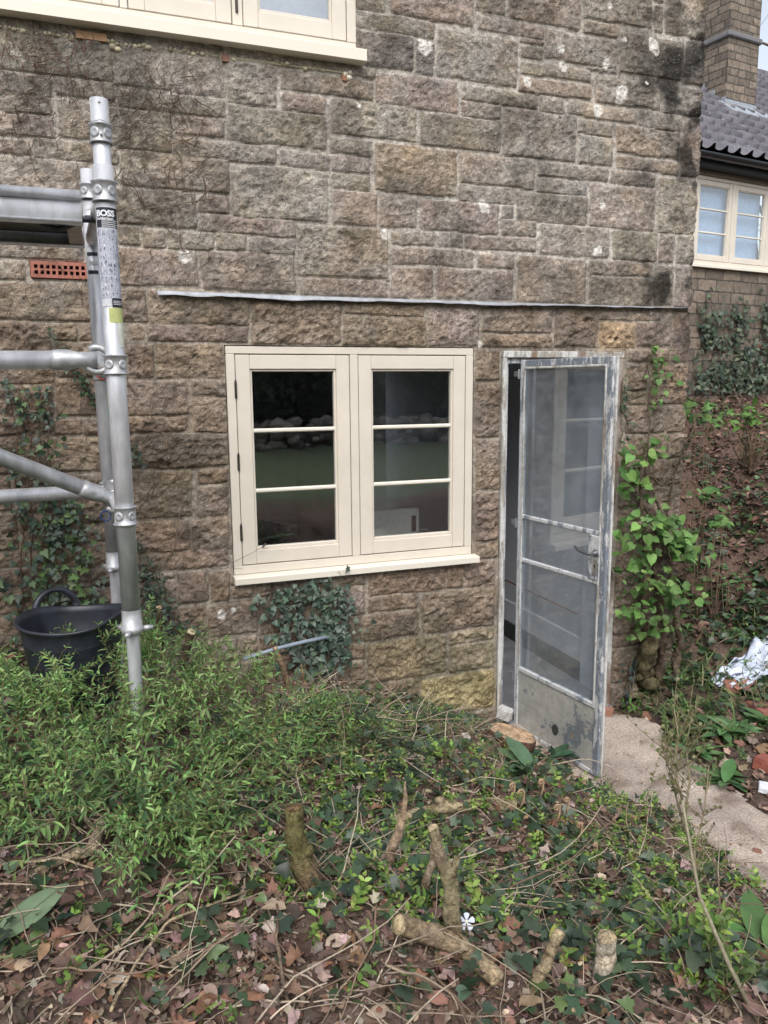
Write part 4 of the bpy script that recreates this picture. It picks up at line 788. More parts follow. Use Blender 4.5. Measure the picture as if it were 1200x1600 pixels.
for sgn, aa in ((1, 1.95),):
    mb = MB(); c = np.array([tx+rt*math.cos(aa), ty+rt*math.sin(aa), ztop-.012]); tdir = np.array([-math.sin(aa), math.cos(aa), 0]); out_ = np.array([math.cos(aa), math.sin(aa), 0])
    pts = [c+tdir*math.cos(t_)*.068+np.array([0, 0, 1])*(math.sin(t_)*.066)+out_*(.012*math.sin(t_)) for t_ in np.linspace(-.15, math.pi+.15, 18)]
    mb.tube(pts, [.016]+[.0085+.004*abs(math.cos(t_)) for t_ in np.linspace(0, math.pi, 16)]+[.016], n=10); mb.build('handle', M_RUB, tub, True)
# ---------------------------------------------------------------- leaves and plants
def poly_leaf(outline, fold=.25, curl=.15, tipdown=.0):
    """outline: half leaf (x>=0) from base to tip; midrib on x = 0; y along the leaf; z = height"""
    o = np.array(outline, float); n = len(o)
    mid = np.stack([np.zeros(n), o[:, 1]], -1); L = np.vstack([mid, o*[1, 1], o*[-1, 1]])
    z = np.abs(L[:, 0])*fold-curl*(L[:, 1]**2)*.5-tipdown*np.clip(L[:, 1]-.6, 0, 1); V = np.column_stack([L, z]); F = []
    for i in range(n-1): F += [[i, n+i, n+i+1, i+1], [i+1, 2*n+i+1, 2*n+i, i]]
    return V, np.array(F)
def fan_leaf(outline, fold=.2, curl=.25):
    o = np.array(outline, float); full = np.vstack([o, (o*[-1, 1])[::-1][1:-1]]) if abs(o[-1, 0]) < 1e-6 else np.vstack([o, (o*[-1, 1])[::-1]])
    c = np.array([[0, .32]]); P = np.vstack([c, full]); z = np.abs(P[:, 0])*fold-curl*((P[:, 1]-.3)**2+P[:, 0]**2*.8); n = len(full)
    F = [[0, i+1, (i+1) % n+1] for i in range(n)]
    return np.column_stack([P, z]), np.array(F)
IVY = fan_leaf([(0, .06), (.17, -.06), (.40, .04), (.30, .22), (.52, .42), (.26, .50), (.17, .66), (0, 1.0)], .22, .3)
IVY2 = fan_leaf([(0, .05), (.22, -.1), (.42, .1), (.36, .34), (.24, .55), (0, .95)], .3, .35)
LANCE = poly_leaf([(0, 0), (.10, .22), (.125, .5), (.08, .8), (0, 1)], .5, .35)
OVAL = poly_leaf([(0, 0), (.20, .2), (.26, .45), (.19, .75), (0, 1)], .35, .4)
HEART = fan_leaf([(0, .07), (.2, -.03), (.41, .12), (.45, .38), (.32, .66), (.12, .88), (0, 1.02)], .3, .4)
BIG = poly_leaf([(0, 0), (.10, .12), (.17, .3), (.19, .5), (.165, .7), (.09, .88), (0, 1)], .3, .35)
DEAD1 = fan_leaf([(0, 0), (.22, .08), (.33, .3), (.26, .5), (.36, .7), (.12, .8), (0, 1)], -.35, -.55)
DEAD2 = fan_leaf([(0, 0), (.2, .2), (.28, .5), (.15, .85), (0, 1)], .5, .6)
def curled(outline, seed, amp):
    V, F = poly_leaf(outline, .15, .3); r = np.random.default_rng(seed); V = V.copy(); V[:, 2] += amp*(fbm(V[:, 0]*5+seed, V[:, 1]*4, seed, 3)-.5)*2+np.abs(V[:, 0])**1.5*r.choice([-1, 1])*1.6*amp*3; return V, F
DEAD3 = curled([(0, 0), (.08, .06), (.2, .14), (.26, .25), (.2, .33), (.33, .42), (.36, .55), (.22, .6), (.25, .75), (.12, .85), (0, 1)], 3, .22)
DEAD4 = curled([(0, 0), (.13, .12), (.22, .3), (.25, .5), (.2, .7), (.1, .88), (0, 1)], 8, .28)
DEAD5 = curled([(0, 0), (.2, .05), (.3, .2), (.2, .3), (.42, .45), (.3, .6), (.2, .9), (.05, .95), (0, .8)], 5, .25)
BLADE = poly_leaf([(0, 0), (.03, .3), (.026, .65), (0, 1)], .3, .9)
BIT = fan_leaf([(0, 0), (.35, .2), (.3, .7), (0, .8)], .3, .5)
def unit(v): return v/(np.linalg.norm(v, axis=-1, keepdims=True)+1e-12)
class Leaves:
    def __init__(s): s.V = []; s.F = {}; s.C = []; s.n = 0
    def add(s, tpl, P, D, N, S, C, wob=.0):
        """P base points, D pointing direction, N face normal, S length, C colour (all n rows)"""
        P = np.atleast_2d(P); n = len(P)
        if not n: return
        Vt, Ft = tpl; D = unit(np.broadcast_to(D, (n, 3)).astype(float)); N = np.broadcast_to(N, (n, 3)).astype(float)
        Xa = unit(np.cross(D, N)); Z = np.cross(Xa, D); S = np.broadcast_to(S, (n,)); vt = Vt[None]*S[:, None, None]
        if wob: vt = vt*(1+rng.normal(0, wob, (n, len(Vt), 3)))
        W = P[:, None]+vt[..., :1]*Xa[:, None]+vt[..., 1:2]*D[:, None]+vt[..., 2:]*Z[:, None]
        k = len(Vt); F = Ft[None]+(np.arange(n)*k)[:, None, None]+s.n
        s.V.append(W.reshape(-1, 3)); s.F.setdefault(Ft.shape[1], []).append(F.reshape(-1, Ft.shape[1])); s.n += n*k
        C = np.broadcast_to(C, (n, 3)); s.C.append(np.repeat(C, k, axis=0))
    def build(s, name, mat, parent=None):
        o = mesh(name, np.vstack(s.V), [np.vstack(f) for f in s.F.values()], mat, None, np.clip(np.vstack(s.C), .005, .9), True)
        if parent is not None: own(o, parent)
        return o
def rc(base, n, v=.2, hv=.08):
    b = np.array(base)[None]*(1+rng.normal(0, v, (n, 1)))*(1+rng.normal(0, hv, (n, 3))); return np.clip(b, .01, .9)
def pick(cols, n, w=None, v=.18):
    cols = np.array(cols); i = rng.choice(len(cols), n, p=w); return np.clip(cols[i]*(1+rng.normal(0, v, (n, 1)))*(1+rng.normal(0, .06, (n, 3))), .01, .9)
G_IVY = [(.035, .06, .036), (.048, .085, .042), (.075, .11, .07), (.10, .155, .055)]
G_IVYW = [(.035, .06, .042), (.05, .09, .045), (.07, .10, .07), (.10, .17, .055)]
G_VINC = [(.14, .24, .05), (.21, .33, .07), (.09, .165, .045), (.29, .40, .10)]
G_SHR = [(.17, .30, .095), (.23, .39, .12), (.09, .17, .06), (.26, .40, .15), (.20, .28, .10)]
G_HYD = [(.10, .20, .05), (.13, .25, .065), (.07, .145, .04), (.17, .30, .09)]
DEADC = [(.20, .128, .095), (.135, .085, .065), (.26, .185, .145), (.10, .068, .055), (.38, .30, .25), (.22, .12, .08), (.17, .105, .088)]
def runstem(P, r0, r1): return P, np.linspace(r0, r1, len(P))
# --- ivy climbing a wall: wandering stems up from the ground with leaves hung on them
def wall_ivy(name, label, paths, dens, size, cols=G_IVYW, cat='ivy', tpl=(IVY, IVY2), spread=.035, ywall=-.02, M=None):
    """paths: pixel polylines on the wall; dens leaves per metre of stem"""
    paths = [(p, 1.0) if isinstance(p, list) else p for p in paths]; o0 = onY(*paths[0][0][0], ywall); root = empty(name, label, cat, tuple(float(v) for v in o0))
    st = MB(); lv = Leaves()
    for (pts, k) in paths:
        P = np.array([onY(a, b, ywall) for a, b in pts]); seg = np.linspace(0, len(P)-1, max(6, int(12*len(P)))); Q = np.stack([np.interp(seg, np.arange(len(P)), P[:, i]) for i in range(3)], -1)
        Q[:, 0] += (fbm(seg*1.5, seg*0+k*9+len(Q), 101, 3)-.5)*.07; Q[:, 1] = ywall-.004-.01*vnoise(seg*2, seg*0, 102)
        st.tube(Q, np.linspace(.0045, .0015, len(Q)), (.12, .085, .06), 5)
        L = np.linalg.norm(np.diff(Q, axis=0), axis=1).sum(); n = int(L*dens*k); t_ = rng.random(n)*(len(Q)-1); B_ = np.stack([np.interp(t_, np.arange(len(Q)), Q[:, i]) for i in range(3)], -1)
        sp_ = spread*(1.5-t_/len(Q)); B_[:, 0] += rng.normal(0, 1, n)*sp_; B_[:, 2] += rng.normal(0, 1, n)*sp_*.6; B_[:, 1] -= rng.random(n)*.035+.004
        D = np.stack([rng.normal(0, .7, n), -.25-rng.random(n)*.5, -.55+rng.normal(0, .45, n)], -1); N = np.stack([rng.normal(0, .35, n), -1+rng.normal(0, .2, n), .45+rng.normal(0, .35, n)], -1)
        s_ = size*(1.15-.5*t_/len(Q))*rng.uniform(.55, 1.25, n); c = pick(cols, n); h = n//3
        lv.add(tpl[0], B_[h:], D[h:], N[h:], s_[h:], c[h:], .05); lv.add(tpl[1], B_[:h], D[:h], N[:h], s_[:h], c[:h], .05)
    st.build('stem', M_TWIG, root, True); lv.build('foliage', M_LEAF, root); return root
wall_ivy('climbing_ivy', 'pointed leaved ivy in thin strands up the wall behind the scaffold braces',
    [[(38, 990), (30, 860), (22, 760), (20, 640), (12, 590)], [(75, 960), (78, 800), (72, 700), (68, 640), (70, 600)], [(58, 980), (45, 850), (40, 740), (44, 660), (34, 600)], ([(110, 960), (100, 860), (92, 780), (74, 730)], 1.6), ([(85, 960), (60, 880), (85, 820), (95, 790)], 1.7), ([(120, 970), (128, 880), (110, 810), (112, 770)], 1.6), ([(150, 960), (140, 880), (136, 830), (128, 790)], 1.5)], 82, .036)
wall_ivy('climbing_ivy', 'dark ivy strand hanging down the wall just above and below the upper brace', [[(146, 640), (128, 600), (112, 580), (96, 545), (82, 510)], ([(150, 625), (135, 600), (120, 585)], 1.2)], 190, .02, [(.03, .05, .03), (.05, .09, .04)], spread=.012)
wall_ivy('climbing_ivy', 'small leaved dark ivy climbing right behind the front scaffold leg', [([(262, 990), (240, 930), (225, 880), (212, 840)], 1.5), ([(245, 985), (228, 930), (222, 880)], 1.5), [(280, 985), (262, 930), (240, 890)], ([(250, 1000), (240, 960), (250, 920)], 1.8)], 170, .024, [(.025, .045, .03), (.045, .075, .04), (.06, .09, .06)], spread=.028)
wall_ivy('climbing_ivy', 'single tiny tuft of dark ivy halfway up the wall right of the front pole', [[(205, 722), (212, 706), (208, 690)]], 170, .024, [(.03, .05, .03), (.05, .08, .04)], spread=.02)
wall_ivy('climbing_ivy', 'dense patch of blue green ivy on the wall below the cream window', [([(500, 1050), (520, 1000), (528, 950), (522, 912)], 2), ([(480, 1050), (490, 990), (500, 940), (480, 910)], 2.2), ([(450, 1040), (460, 980), (450, 940), (440, 920)], 2), ([(520, 1040), (510, 980), (530, 930)], 2), ([(430, 1000), (425, 960), (430, 930), (450, 915)], 1.6), ([(500, 1010), (470, 960), (465, 925), (510, 905)], 2), ([(520, 990), (536, 975), (530, 1010)], 2), ([(395, 955), (420, 935), (440, 925)], .5), [(545, 905), (530, 915), (515, 925)]], 105, .037, [(.055, .09, .065), (.08, .125, .09), (.12, .165, .125), (.045, .065, .045)], spread=.05)
wall_ivy('climbing_ivy', 'tiny leaved ivy clinging to the jamb at the right of the door frame', [[(974, 665), (972, 620), (973, 585)], [(972, 690), (970, 670)], [(973, 640), (974, 600)]], 130, .02, [(.05, .09, .04), (.03, .06, .03)], spread=.006)
wall_ivy('climbing_ivy', 'dark drooping ivy sprig low between the door frame and the vine trunk', [([(985, 1030), (976, 1060), (972, 1090), (975, 1130)], 1.0)], 130, .034, [(.025, .045, .04), (.04, .06, .05)], spread=.03)
# dead clinging stems of an old creeper
mb = MB()
def inhole(px, py, L):
    p = onY(px, py, 0); return any(h[0]-L < p[0] < h[1]+L*.9 and h[2]-.05-L*.5 < p[2] < h[3]+L*.5 for h in HOLES[:3])
def deadstem(px, py, L, ang, r=.0016, c=(.15, .10, .075)):
    p = onY(px, py, 0); n = 9; t_ = np.linspace(0, 1, n); a = ang+(fbm(t_*2.5, t_*0+px, int(px)+py, 3)-.5)*3.0
    q = np.zeros((n, 3)); q[:, 0] = p[0]+np.cumsum(np.cos(a))*L/n; q[:, 2] = p[2]+np.cumsum(np.sin(a))*L/n; q[:, 1] = -.017-.006*vnoise(t_*4, t_*0+py, 7); mb.tube(q, np.linspace(r, r*.4, n), c, 4, cap=False); return q
for (x0, y0, x1, y1, n, L, c) in ((0, 60, 140, 130, 130, .05, (.12, .07, .055)), (0, 130, 270, 240, 180, .06, (.11, .07, .055)), (180, 110, 320, 330, 110, .14, (.10, .07, .05)), (60, 240, 330, 430, 60, .12, (.15, .10, .075)), (0, 430, 350, 560, 50, .14, (.16, .11, .08)), (200, 590, 345, 870, 75, .16, (.19, .135, .09)), (0, 560, 150, 860, 45, .16, (.15, .10, .075)), (545, 875, 775, 1010, 150, .13, (.2, .15, .11)), (560, 1000, 775, 1090, 50, .12, (.17, .12, .09)), (330, 900, 480, 1000, 30, .1, (.15, .1, .08)), (745, 600, 780, 860, 16, .08, (.15, .1, .08)), (980, 570, 1060, 720, 14, .12, (.16, .1, .07))):
    for k in range(n):
        px, py = random.randint(x0, x1), random.randint(y0, y1)
        if x0 >= 545 and y1 < 1011 and py < 897-.102*(px-366)+22: continue
        if inhole(px, py, L*1.5): continue
        q = deadstem(px, py, L*random.uniform(.4, 1.5), random.uniform(.2, 2.9) if random.random() < .7 else random.uniform(-2.5, -.6), random.uniform(.0011, .0024), np.array(c)*random.uniform(.6, 1.5))
for pts in (((330, 290), (300, 330), (285, 350), (262, 375)), ((310, 210), (290, 240), (275, 262), (255, 270)), ((302, 215), (255, 230), (225, 245)), ((330, 310), (275, 320), (240, 325)), ((270, 870), (280, 800), (284, 760), (300, 700), (305, 690)), ((244, 900), (262, 860), (284, 835), (305, 820))):
    P = np.array([onY(a, b, -.02) for a, b in pts]); t_ = np.linspace(0, len(P)-1, 20); Q = np.stack([np.interp(t_, np.arange(len(P)), P[:, i]) for i in range(3)], -1); Q[:, 0] += (fbm(t_*2, t_*0+pts[0][0], 5, 3)-.5)*.05; mb.tube(Q, np.linspace(.003, .0012, 20), (.19, .145, .10), 5)
o = mb.build('dead_creeper_stems', M_TWIG, None, True); tag(o, 'dry brown stems of a dead creeper clinging all over the sandstone wall', 'dead stems', kind='stuff')
# --- free plant stems: curve in space with leaves along it
def arc(p, d, L, droop=.5, n=10, wob=.12, seed=None):
    p = np.array(p, float); d = unit(np.array(d, float)); Q = [p]; s = rng.integers(1e6)
    for k in range(n-1):
        d = unit(d+np.array([0, 0, -1])*droop/n+rng.normal(0, wob, 3)/2); Q.append(Q[-1]+d*L/(n-1))
    return np.array(Q)
def leafy(st, lv, Q, r, tpl, size, cols, nl, pairs=True, up=.7, stemc=(.16, .13, .07), start=.15, ns=5, taper=.55):
    st.tube(Q, np.linspace(r, r*.35, len(Q)), stemc, ns, cap=False)
    t_ = np.linspace(start, 1, nl)*(len(Q)-1); B_ = np.stack([np.interp(t_, np.arange(len(Q)), Q[:, i]) for i in range(3)], -1); T = unit(np.gradient(Q, axis=0)); T_ = np.stack([np.interp(t_, np.arange(len(Q)), T[:, i]) for i in range(3)], -1)
    side = unit(np.cross(T_, np.array([0, 0, 1.]))+1e-4); alt = (np.arange(nl) % 2)[:, None]; upv = np.cross(side, T_); s0 = np.where(alt > 0, side, upv*.8+side*.3)
    for sg in ((1, -1) if pairs else (1,)):
        if not pairs: s0 = np.where(alt > 0, side, -side)
        D = unit(T_*up+s0*sg+rng.normal(0, .18, (nl, 3))); N = unit(upv+np.array([0, 0, .8])+rng.normal(0, .3, (nl, 3))); s_ = size*(1-taper*np.abs(np.linspace(0, 1, nl)-.35))*rng.uniform(.75, 1.2, nl)
        lv.add(tpl, B_, D, N, s_, pick(cols, nl))
# big shrub at the left: arching stems with narrow paired leaves
shr = empty('shrub', 'bright green arching shrub with narrow paired leaves in front of the scaffold leg and tub', 'shrub', (.3, -1.5, gz(.3, -1.5)))
st = MB(); lv = Leaves()
SH = []
for k in range(470):
    px = rng.uniform(-30, 585); edge = np.interp(px, [-30, 30, 100, 200, 260, 300, 345, 400, 480, 585], [1150, 1120, 1075, 1045, 1035, 1060, 1100, 1120, 1130, 1150]); low = np.interp(px, [-30, 100, 200, 300, 360, 450, 585], [1300, 1300, 1300, 1390, 1250, 1190, 1160]); py0 = 0
    if px > 400 and rng.random() < .75: continue
    if px < 200 and rng.random() < .2: continue
    py = rng.uniform(edge, low)
    b = hit(px, py+rng.uniform(10, 45)); d = np.array([rng.normal(.15, .45), rng.normal(-.1, .4), rng.uniform(.5, 1.2)])
    Q = arc(b, d, rng.uniform(.14, .36)*np.interp(py, [1040, 1350], [1.2, .85]), rng.uniform(.4, 1.7), 9)
    leafy(st, lv, Q, .0016, LANCE, rng.uniform(.024, .041), ([(.075, .14, .06), (.10, .18, .07)] if rng.random() < .3 else (G_SHR if rng.random() < .93 else [(.30, .30, .12), (.26, .19, .10)])) if py < 1290 or px > 200 else [(.09, .16, .06), (.07, .12, .05)], rng.integers(9, 16))
    if k % 2 == 0:
        Q2 = arc(Q[4], np.array([rng.normal(0, .7), rng.normal(-.3, .5), .5]), .09, .5, 6); leafy(st, lv, Q2, .001, LANCE, .023, G_SHR, 7)
for (a, b_, c_, h, L) in ((205, 1085, .9, .5, .34), (240, 1060, -.9, .3, .38), (150, 1090, -1, .45, .32), (110, 1110, -1, .5, .30), (290, 1070, .6, .75, .22), (265, 1075, .1, 1.0, .22), (330, 1080, .7, .7, .22), (400, 1110, .5, .8, .2), (90, 1110, -.7, .6, .25), (60, 1105, -.9, .5, .2), (240, 1350, .3, .0, .22), (260, 1340, -.1, -.2, .22), (450, 1150, 1, .5, .26), (370, 1110, .4, .9, .2), (140, 1080, .1, 1, .18), (170, 1070, -.4, .8, .2), (100, 1095, .2, 1, .16), (45, 1130, -.3, .9, .2), (190, 1110, -.1, 1, .26), (215, 1110, .2, 1, .24), (235, 1120, .3, 1.1, .26), (250, 1100, -.3, 1.1, .24), (160, 1120, -.6, .8, .3), (80, 1140, .5, .8, .2), (300, 1110, .2, 1, .22), (320, 1130, .6, .8, .26), (200, 1130, .0, 1.2, .3), (130, 1160, -.5, .9, .22), (260, 1150, .5, .9, .3), (90, 1180, -.2, 1, .2), (30, 1170, .2, 1, .2)):
    for r_ in range(2):
        Q = arc(hit(a, b_)+np.array([0, 0, .05]), (c_+rng.normal(0, .15), rng.normal(-.15, .2), h+.15), L*rng.uniform(.8, 1.15), .5, 12); leafy(st, lv, Q, .0022, LANCE, .031, G_SHR, 18)
        for j in (4, 6, 8, 9): Q2 = arc(Q[j], (rng.normal(0, .6), rng.normal(0, .5), .8), .07, .3, 5); leafy(st, lv, Q2, .001, LANCE, .024, G_SHR, 7)
st.build('stem', M_TWIG, shr, True); lv.build('foliage', M_LEAFM, shr)
# --- ground cover, scattered by where it grows
def gpts(n, x0, x1, y0, y1): return rng.uniform(x0, x1, n), rng.uniform(y0, y1, n)
def blobs(px, py, B_):
    m = np.zeros(px.shape)
    for (a, b, ra, rb, v) in B_: m = np.maximum(m, v*np.exp(-(((px-a)/ra)**2+((py-b)/rb)**2)**1.5))
    return m
def gscatter(n, reg, B_, seed, clump=.5):
    x, y = gpts(n, *reg); z = terr(x, y); P = np.stack([x, y, z], -1); px, py, D = proj(P); m = blobs(px, py, B_)*(1-clump+clump*2*np.clip((fbm(x*5, y*5, seed, 3)-.3)*2.2, 0, 1)); m = m*(1-.93*inpath(x, y))
    k = (rng.random(n) < m) & (D > .5); return P[k]
NEAR = (-.8, 2.3, -3.1, -.02)
def lie(P, tilt=.5, lift=.01):
    n = len(P); a = rng.uniform(0, 2*math.pi, n); D = np.stack([np.cos(a), np.sin(a), rng.normal(0, tilt*.5, n)], -1); N = np.stack([rng.normal(0, tilt*1.2, n), rng.normal(-.12, tilt*1.2, n), np.ones(n)], -1); P = P.copy(); P[:, 2] += lift*rng.random(n)+.003; return P, D, N
lt = Leaves()
P = gscatter(15000, NEAR, [(600, 1560, 900, 170, .95), (360, 1390, 170, 160, .9), (120, 1560, 400, 140, 1), (1100, 1560, 220, 110, 1), (850, 1270, 150, 80, .6), (60, 1060, 120, 90, .7), (700, 1400, 500, 120, .35), (450, 1330, 120, 60, .8)], 201, .4)
P, D, N = lie(P, .4, .03); n = len(P); c = pick(DEADC, n, v=.25); s_ = rng.uniform(.014, .052, n); h = n//2
for q_, T_ in enumerate((DEAD1, DEAD2, DEAD3, DEAD4, DEAD5, DEAD4)): lt.add(T_, P[q_::6], D[q_::6], N[q_::6], s_[q_::6], c[q_::6], .03 if q_ > 1 else .1)
P = gscatter(90000, NEAR, [(600, 1450, 1000, 300, .8), (600, 1120, 190, 80, 1), (50, 1060, 140, 90, .8), (1000, 1400, 300, 300, .4)], 202, .5); P, D, N = lie(P, .7, .015); n = len(P); lt.add(BIT, P, D, N, rng.uniform(.006, .02, n), pick(DEADC+[(.3, .26, .2), (.08, .06, .04)], n), .2)
P = gscatter(26000, (3.0, 9, -1.5, 4.4), [(1150, 740, 160, 200, 1), (1150, 1000, 160, 200, .5), (1060, 700, 100, 90, 1)], 203, .4); P, D, N = lie(P, .6, .03); n = len(P); lt.add(DEAD2, P, D, N, rng.uniform(.03, .075, n), pick([(.21, .125, .10), (.15, .09, .07), (.28, .19, .15), (.11, .07, .055)], n), .12)
P = gscatter(2500, (2.3, 3.6, -3, .2), [(1130, 1250, 60, 60, 1), (1190, 1290, 60, 50, 1), (1180, 1180, 70, 60, .8), (1000, 1120, 50, 25, .7)], 204, .2); P, D, N = lie(P, .5, .03); n = len(P); lt.add(DEAD1, P, D, N, rng.uniform(.03, .08, n), pick(DEADC, n), .12)
o = lt.build('leaf_litter', M_DEAD); tag(o, 'brown fallen leaves and bark scraps covering the soil', 'leaf litter', kind='stuff')
# ground ivy
gi = Leaves()
P = gscatter(17000, NEAR, [(600, 1130, 190, 60, .6), (150, 1250, 260, 150, .45), (620, 1330, 330, 130, .75), (880, 1500, 260, 120, .75), (760, 1420, 200, 110, .8), (250, 1450, 200, 110, .4), (50, 1500, 90, 90, .4), (40, 1080, 80, 60, .5), (1100, 1510, 120, 80, .5), (560, 1190, 200, 60, .7), (1000, 1450, 160, 100, .4)], 211, .6)
P, D, N = lie(P, .5, .055); n = len(P); _, _, dd_ = proj(P); s_ = rng.uniform(.02, .05, n); c = pick(G_IVY, n, [.35, .35, .2, .1]); h = n//4; gi.add(IVY, P[h:], D[h:], N[h:], s_[h:], c[h:], .05); gi.add(IVY2, P[:h], D[:h], N[:h], s_[:h], c[:h], .05)
P = gscatter(42000, (2.7, 9, -1.2, 4.6), [(1120, 930, 110, 60, 1), (1180, 1020, 120, 90, .9), (1090, 700, 80, 60, .45), (1180, 760, 70, 80, .5), (1150, 840, 90, 70, .7), (1060, 1010, 80, 100, .6), (1130, 830, 60, 60, .45), (1190, 860, 40, 60, .5), (1100, 780, 40, 50, .4)], 212, .6); P, D, N = lie(P, .6, .06); n = len(P); gi.add(IVY2, P, D, N, rng.uniform(.03, .07, n), pick([(.035, .06, .035), (.06, .10, .05), (.09, .16, .06)], n), .05)
o = gi.build('ground_ivy', M_LEAF); tag(o, 'dark lobed ivy trailing over the sloping ground', 'ground ivy', kind='stuff')
# periwinkle and other low bright leaves
st = MB(); lv = Leaves()
P = gscatter(10500, NEAR, [(760, 1370, 230, 110, .9), (350, 1480, 400, 140, .18), (1010, 1360, 150, 130, 1), (900, 1330, 120, 90, 1), (1090, 1470, 80, 70, .8), (560, 1160, 130, 60, .7), (640, 1260, 200, 90, .45), (960, 1250, 70, 50, .7), (620, 1200, 130, 70, .5), (400, 1430, 300, 90, .22), (900, 1420, 140, 90, .7), (520, 1380, 150, 90, .4), (270, 1540, 300, 80, .1)], 221, .5)
for b in P: Q = arc(b, (rng.normal(0, .5), rng.normal(0, .5), 1), rng.uniform(.03, .085), .6, 5); leafy(st, lv, Q, .001, OVAL, rng.uniform(.014, .026), G_VINC if rng.random() < .75 else G_IVY, rng.integers(4, 8), stemc=(.12, .14, .05), ns=3)
P = gscatter(2600, (2.6, 4.5, -1.8, .6), [(1100, 1130, 70, 60, .8), (1030, 1080, 60, 50, .5), (1150, 1090, 90, 50, .6), (1180, 1010, 60, 60, .4)], 222, .5)
for b in P: Q = arc(b, (rng.normal(0, .5), rng.normal(0, .5), 1), rng.uniform(.04, .10), .6, 5); leafy(st, lv, Q, .0012, OVAL, rng.uniform(.02, .04), [(.09, .15, .05), (.12, .20, .06), (.06, .11, .04)], rng.integers(4, 8), stemc=(.12, .14, .05), ns=3)
o = lv.build('low_ground_cover', M_LEAFM); tag(o, 'low bright green periwinkle leaves over the bank beside the path', 'ground cover', kind='stuff')
# grasses
gr = Leaves()
P = gscatter(12000, NEAR, [(600, 1140, 160, 60, .9), (700, 1200, 120, 60, .6), (800, 1230, 100, 40, .6), (60, 1460, 120, 110, .5), (560, 1100, 100, 40, .6), (1000, 1450, 300, 160, .12), (300, 1500, 300, 120, .15)], 231, .5); n = len(P)
D = np.stack([rng.normal(0, .7, n), rng.normal(-.1, .6, n), rng.uniform(.3, 1, n)], -1); N = np.stack([rng.normal(0, 1, n), rng.normal(0, 1, n), rng.uniform(.2, .8, n)], -1); gr.add(BLADE, P, D, N, rng.uniform(.03, .11, n), pick([(.12, .19, .06), (.18, .22, .10), (.26, .22, .13), (.08, .12, .04)], n), 0)
P = gscatter(7000, (2.7, 5, -1.6, .8), [(1080, 1130, 60, 60, 1), (1100, 1050, 110, 50, .7), (1180, 1060, 80, 60, .7), (1040, 1000, 40, 60, .4)], 232, .5); n = len(P)
D = np.stack([rng.normal(0, .5, n), rng.normal(-.1, .5, n), rng.uniform(.5, 1, n)], -1); N = np.stack([rng.normal(0, 1, n), rng.normal(0, 1, n), rng.uniform(.2, .8, n)], -1); gr.add(BLADE, P, D, N, rng.uniform(.05, .16, n), pick([(.12, .19, .06), (.18, .22, .10), (.24, .22, .12)], n), 0)
c0 = hit(10, 1500)
for k in range(26): a = rng.uniform(-.6, 1.6); gr.add(BLADE, (c0+np.array([rng.normal(0, .03), rng.normal(0, .03), .0]))[None], [[math.cos(a), rng.uniform(.0, .7), rng.uniform(.0, .25)]], [[0, -.3, 1]], rng.uniform(.08, .17), rc((.12, .20, .09), 1))
o = gr.build('grass', M_LEAFM); tag(o, 'thin grass blades among the low plants and at the foot of the wall', 'grass', kind='stuff')
# fine twigs
mb = MB()
P = gscatter(9000, NEAR, [(600, 1500, 900, 260, .8), (620, 1120, 200, 70, 1), (300, 1300, 300, 120, .4)], 241, .3)
for b in P:
    a = rng.uniform(0, 6.28); Q = arc(b+np.array([0, 0, .012]), (math.cos(a), math.sin(a), rng.normal(.05, .18)), rng.uniform(.04, .24)*(1+(rng.random() < .1)), .1, 7, .3); mb.tube(Q, np.linspace(.0019, .0008, 7)*rng.uniform(.6, 1.6), np.array([(.30, .24, .18), (.17, .12, .085), (.42, .35, .27)][rng.integers(3)])*rng.uniform(.7, 1.25), 4, cap=False)
P = gscatter(700, NEAR, [(600, 1480, 900, 220, .8), (300, 1330, 300, 80, .6), (650, 1180, 250, 60, .6)], 243, .2)
for b in P:
    a = rng.uniform(0, 6.28); Q = arc(b+np.array([0, 0, .015]), (math.cos(a), math.sin(a), rng.uniform(.05, .5)), rng.uniform(.18, .5), rng.uniform(.6, 1.6), 14, .22); mb.tube(Q, np.linspace(.0026, .0010, 14)*rng.uniform(.5, 1.2), np.array([(.36, .29, .21), (.2, .14, .10), (.46, .39, .29)][rng.integers(3)])*rng.uniform(.75, 1.15), 5, cap=False)
    if rng.random() < .5:
        for j in (4, 7, 9): Q2 = arc(Q[j], unit(Q[j+1]-Q[j])+rng.normal(0, .5, 3), rng.uniform(.04, .14), .6, 7, .25); mb.tube(Q2, np.linspace(.0012, .0006, 7), (.3, .24, .17), 4, cap=False)
P = gscatter(1600, (3.1, 8, -1, 4), [(1120, 720, 130, 120, 1), (1060, 800, 60, 150, .8)], 242, .3)
for b in P: a = rng.uniform(0, 6.28); Q = arc(b+np.array([0, 0, .03]), (math.cos(a), math.sin(a), rng.normal(.2, .3)), rng.uniform(.15, .5), .1, 7, .35); mb.tube(Q, np.linspace(.003, .001, 7), np.array((.2, .13, .1))*rng.uniform(.6, 1.4), 4, cap=False)
o = mb.build('twig_litter', M_TWIG, None, True); tag(o, 'thin dry twigs strewn over the soil and the bank', 'twigs', kind='stuff')
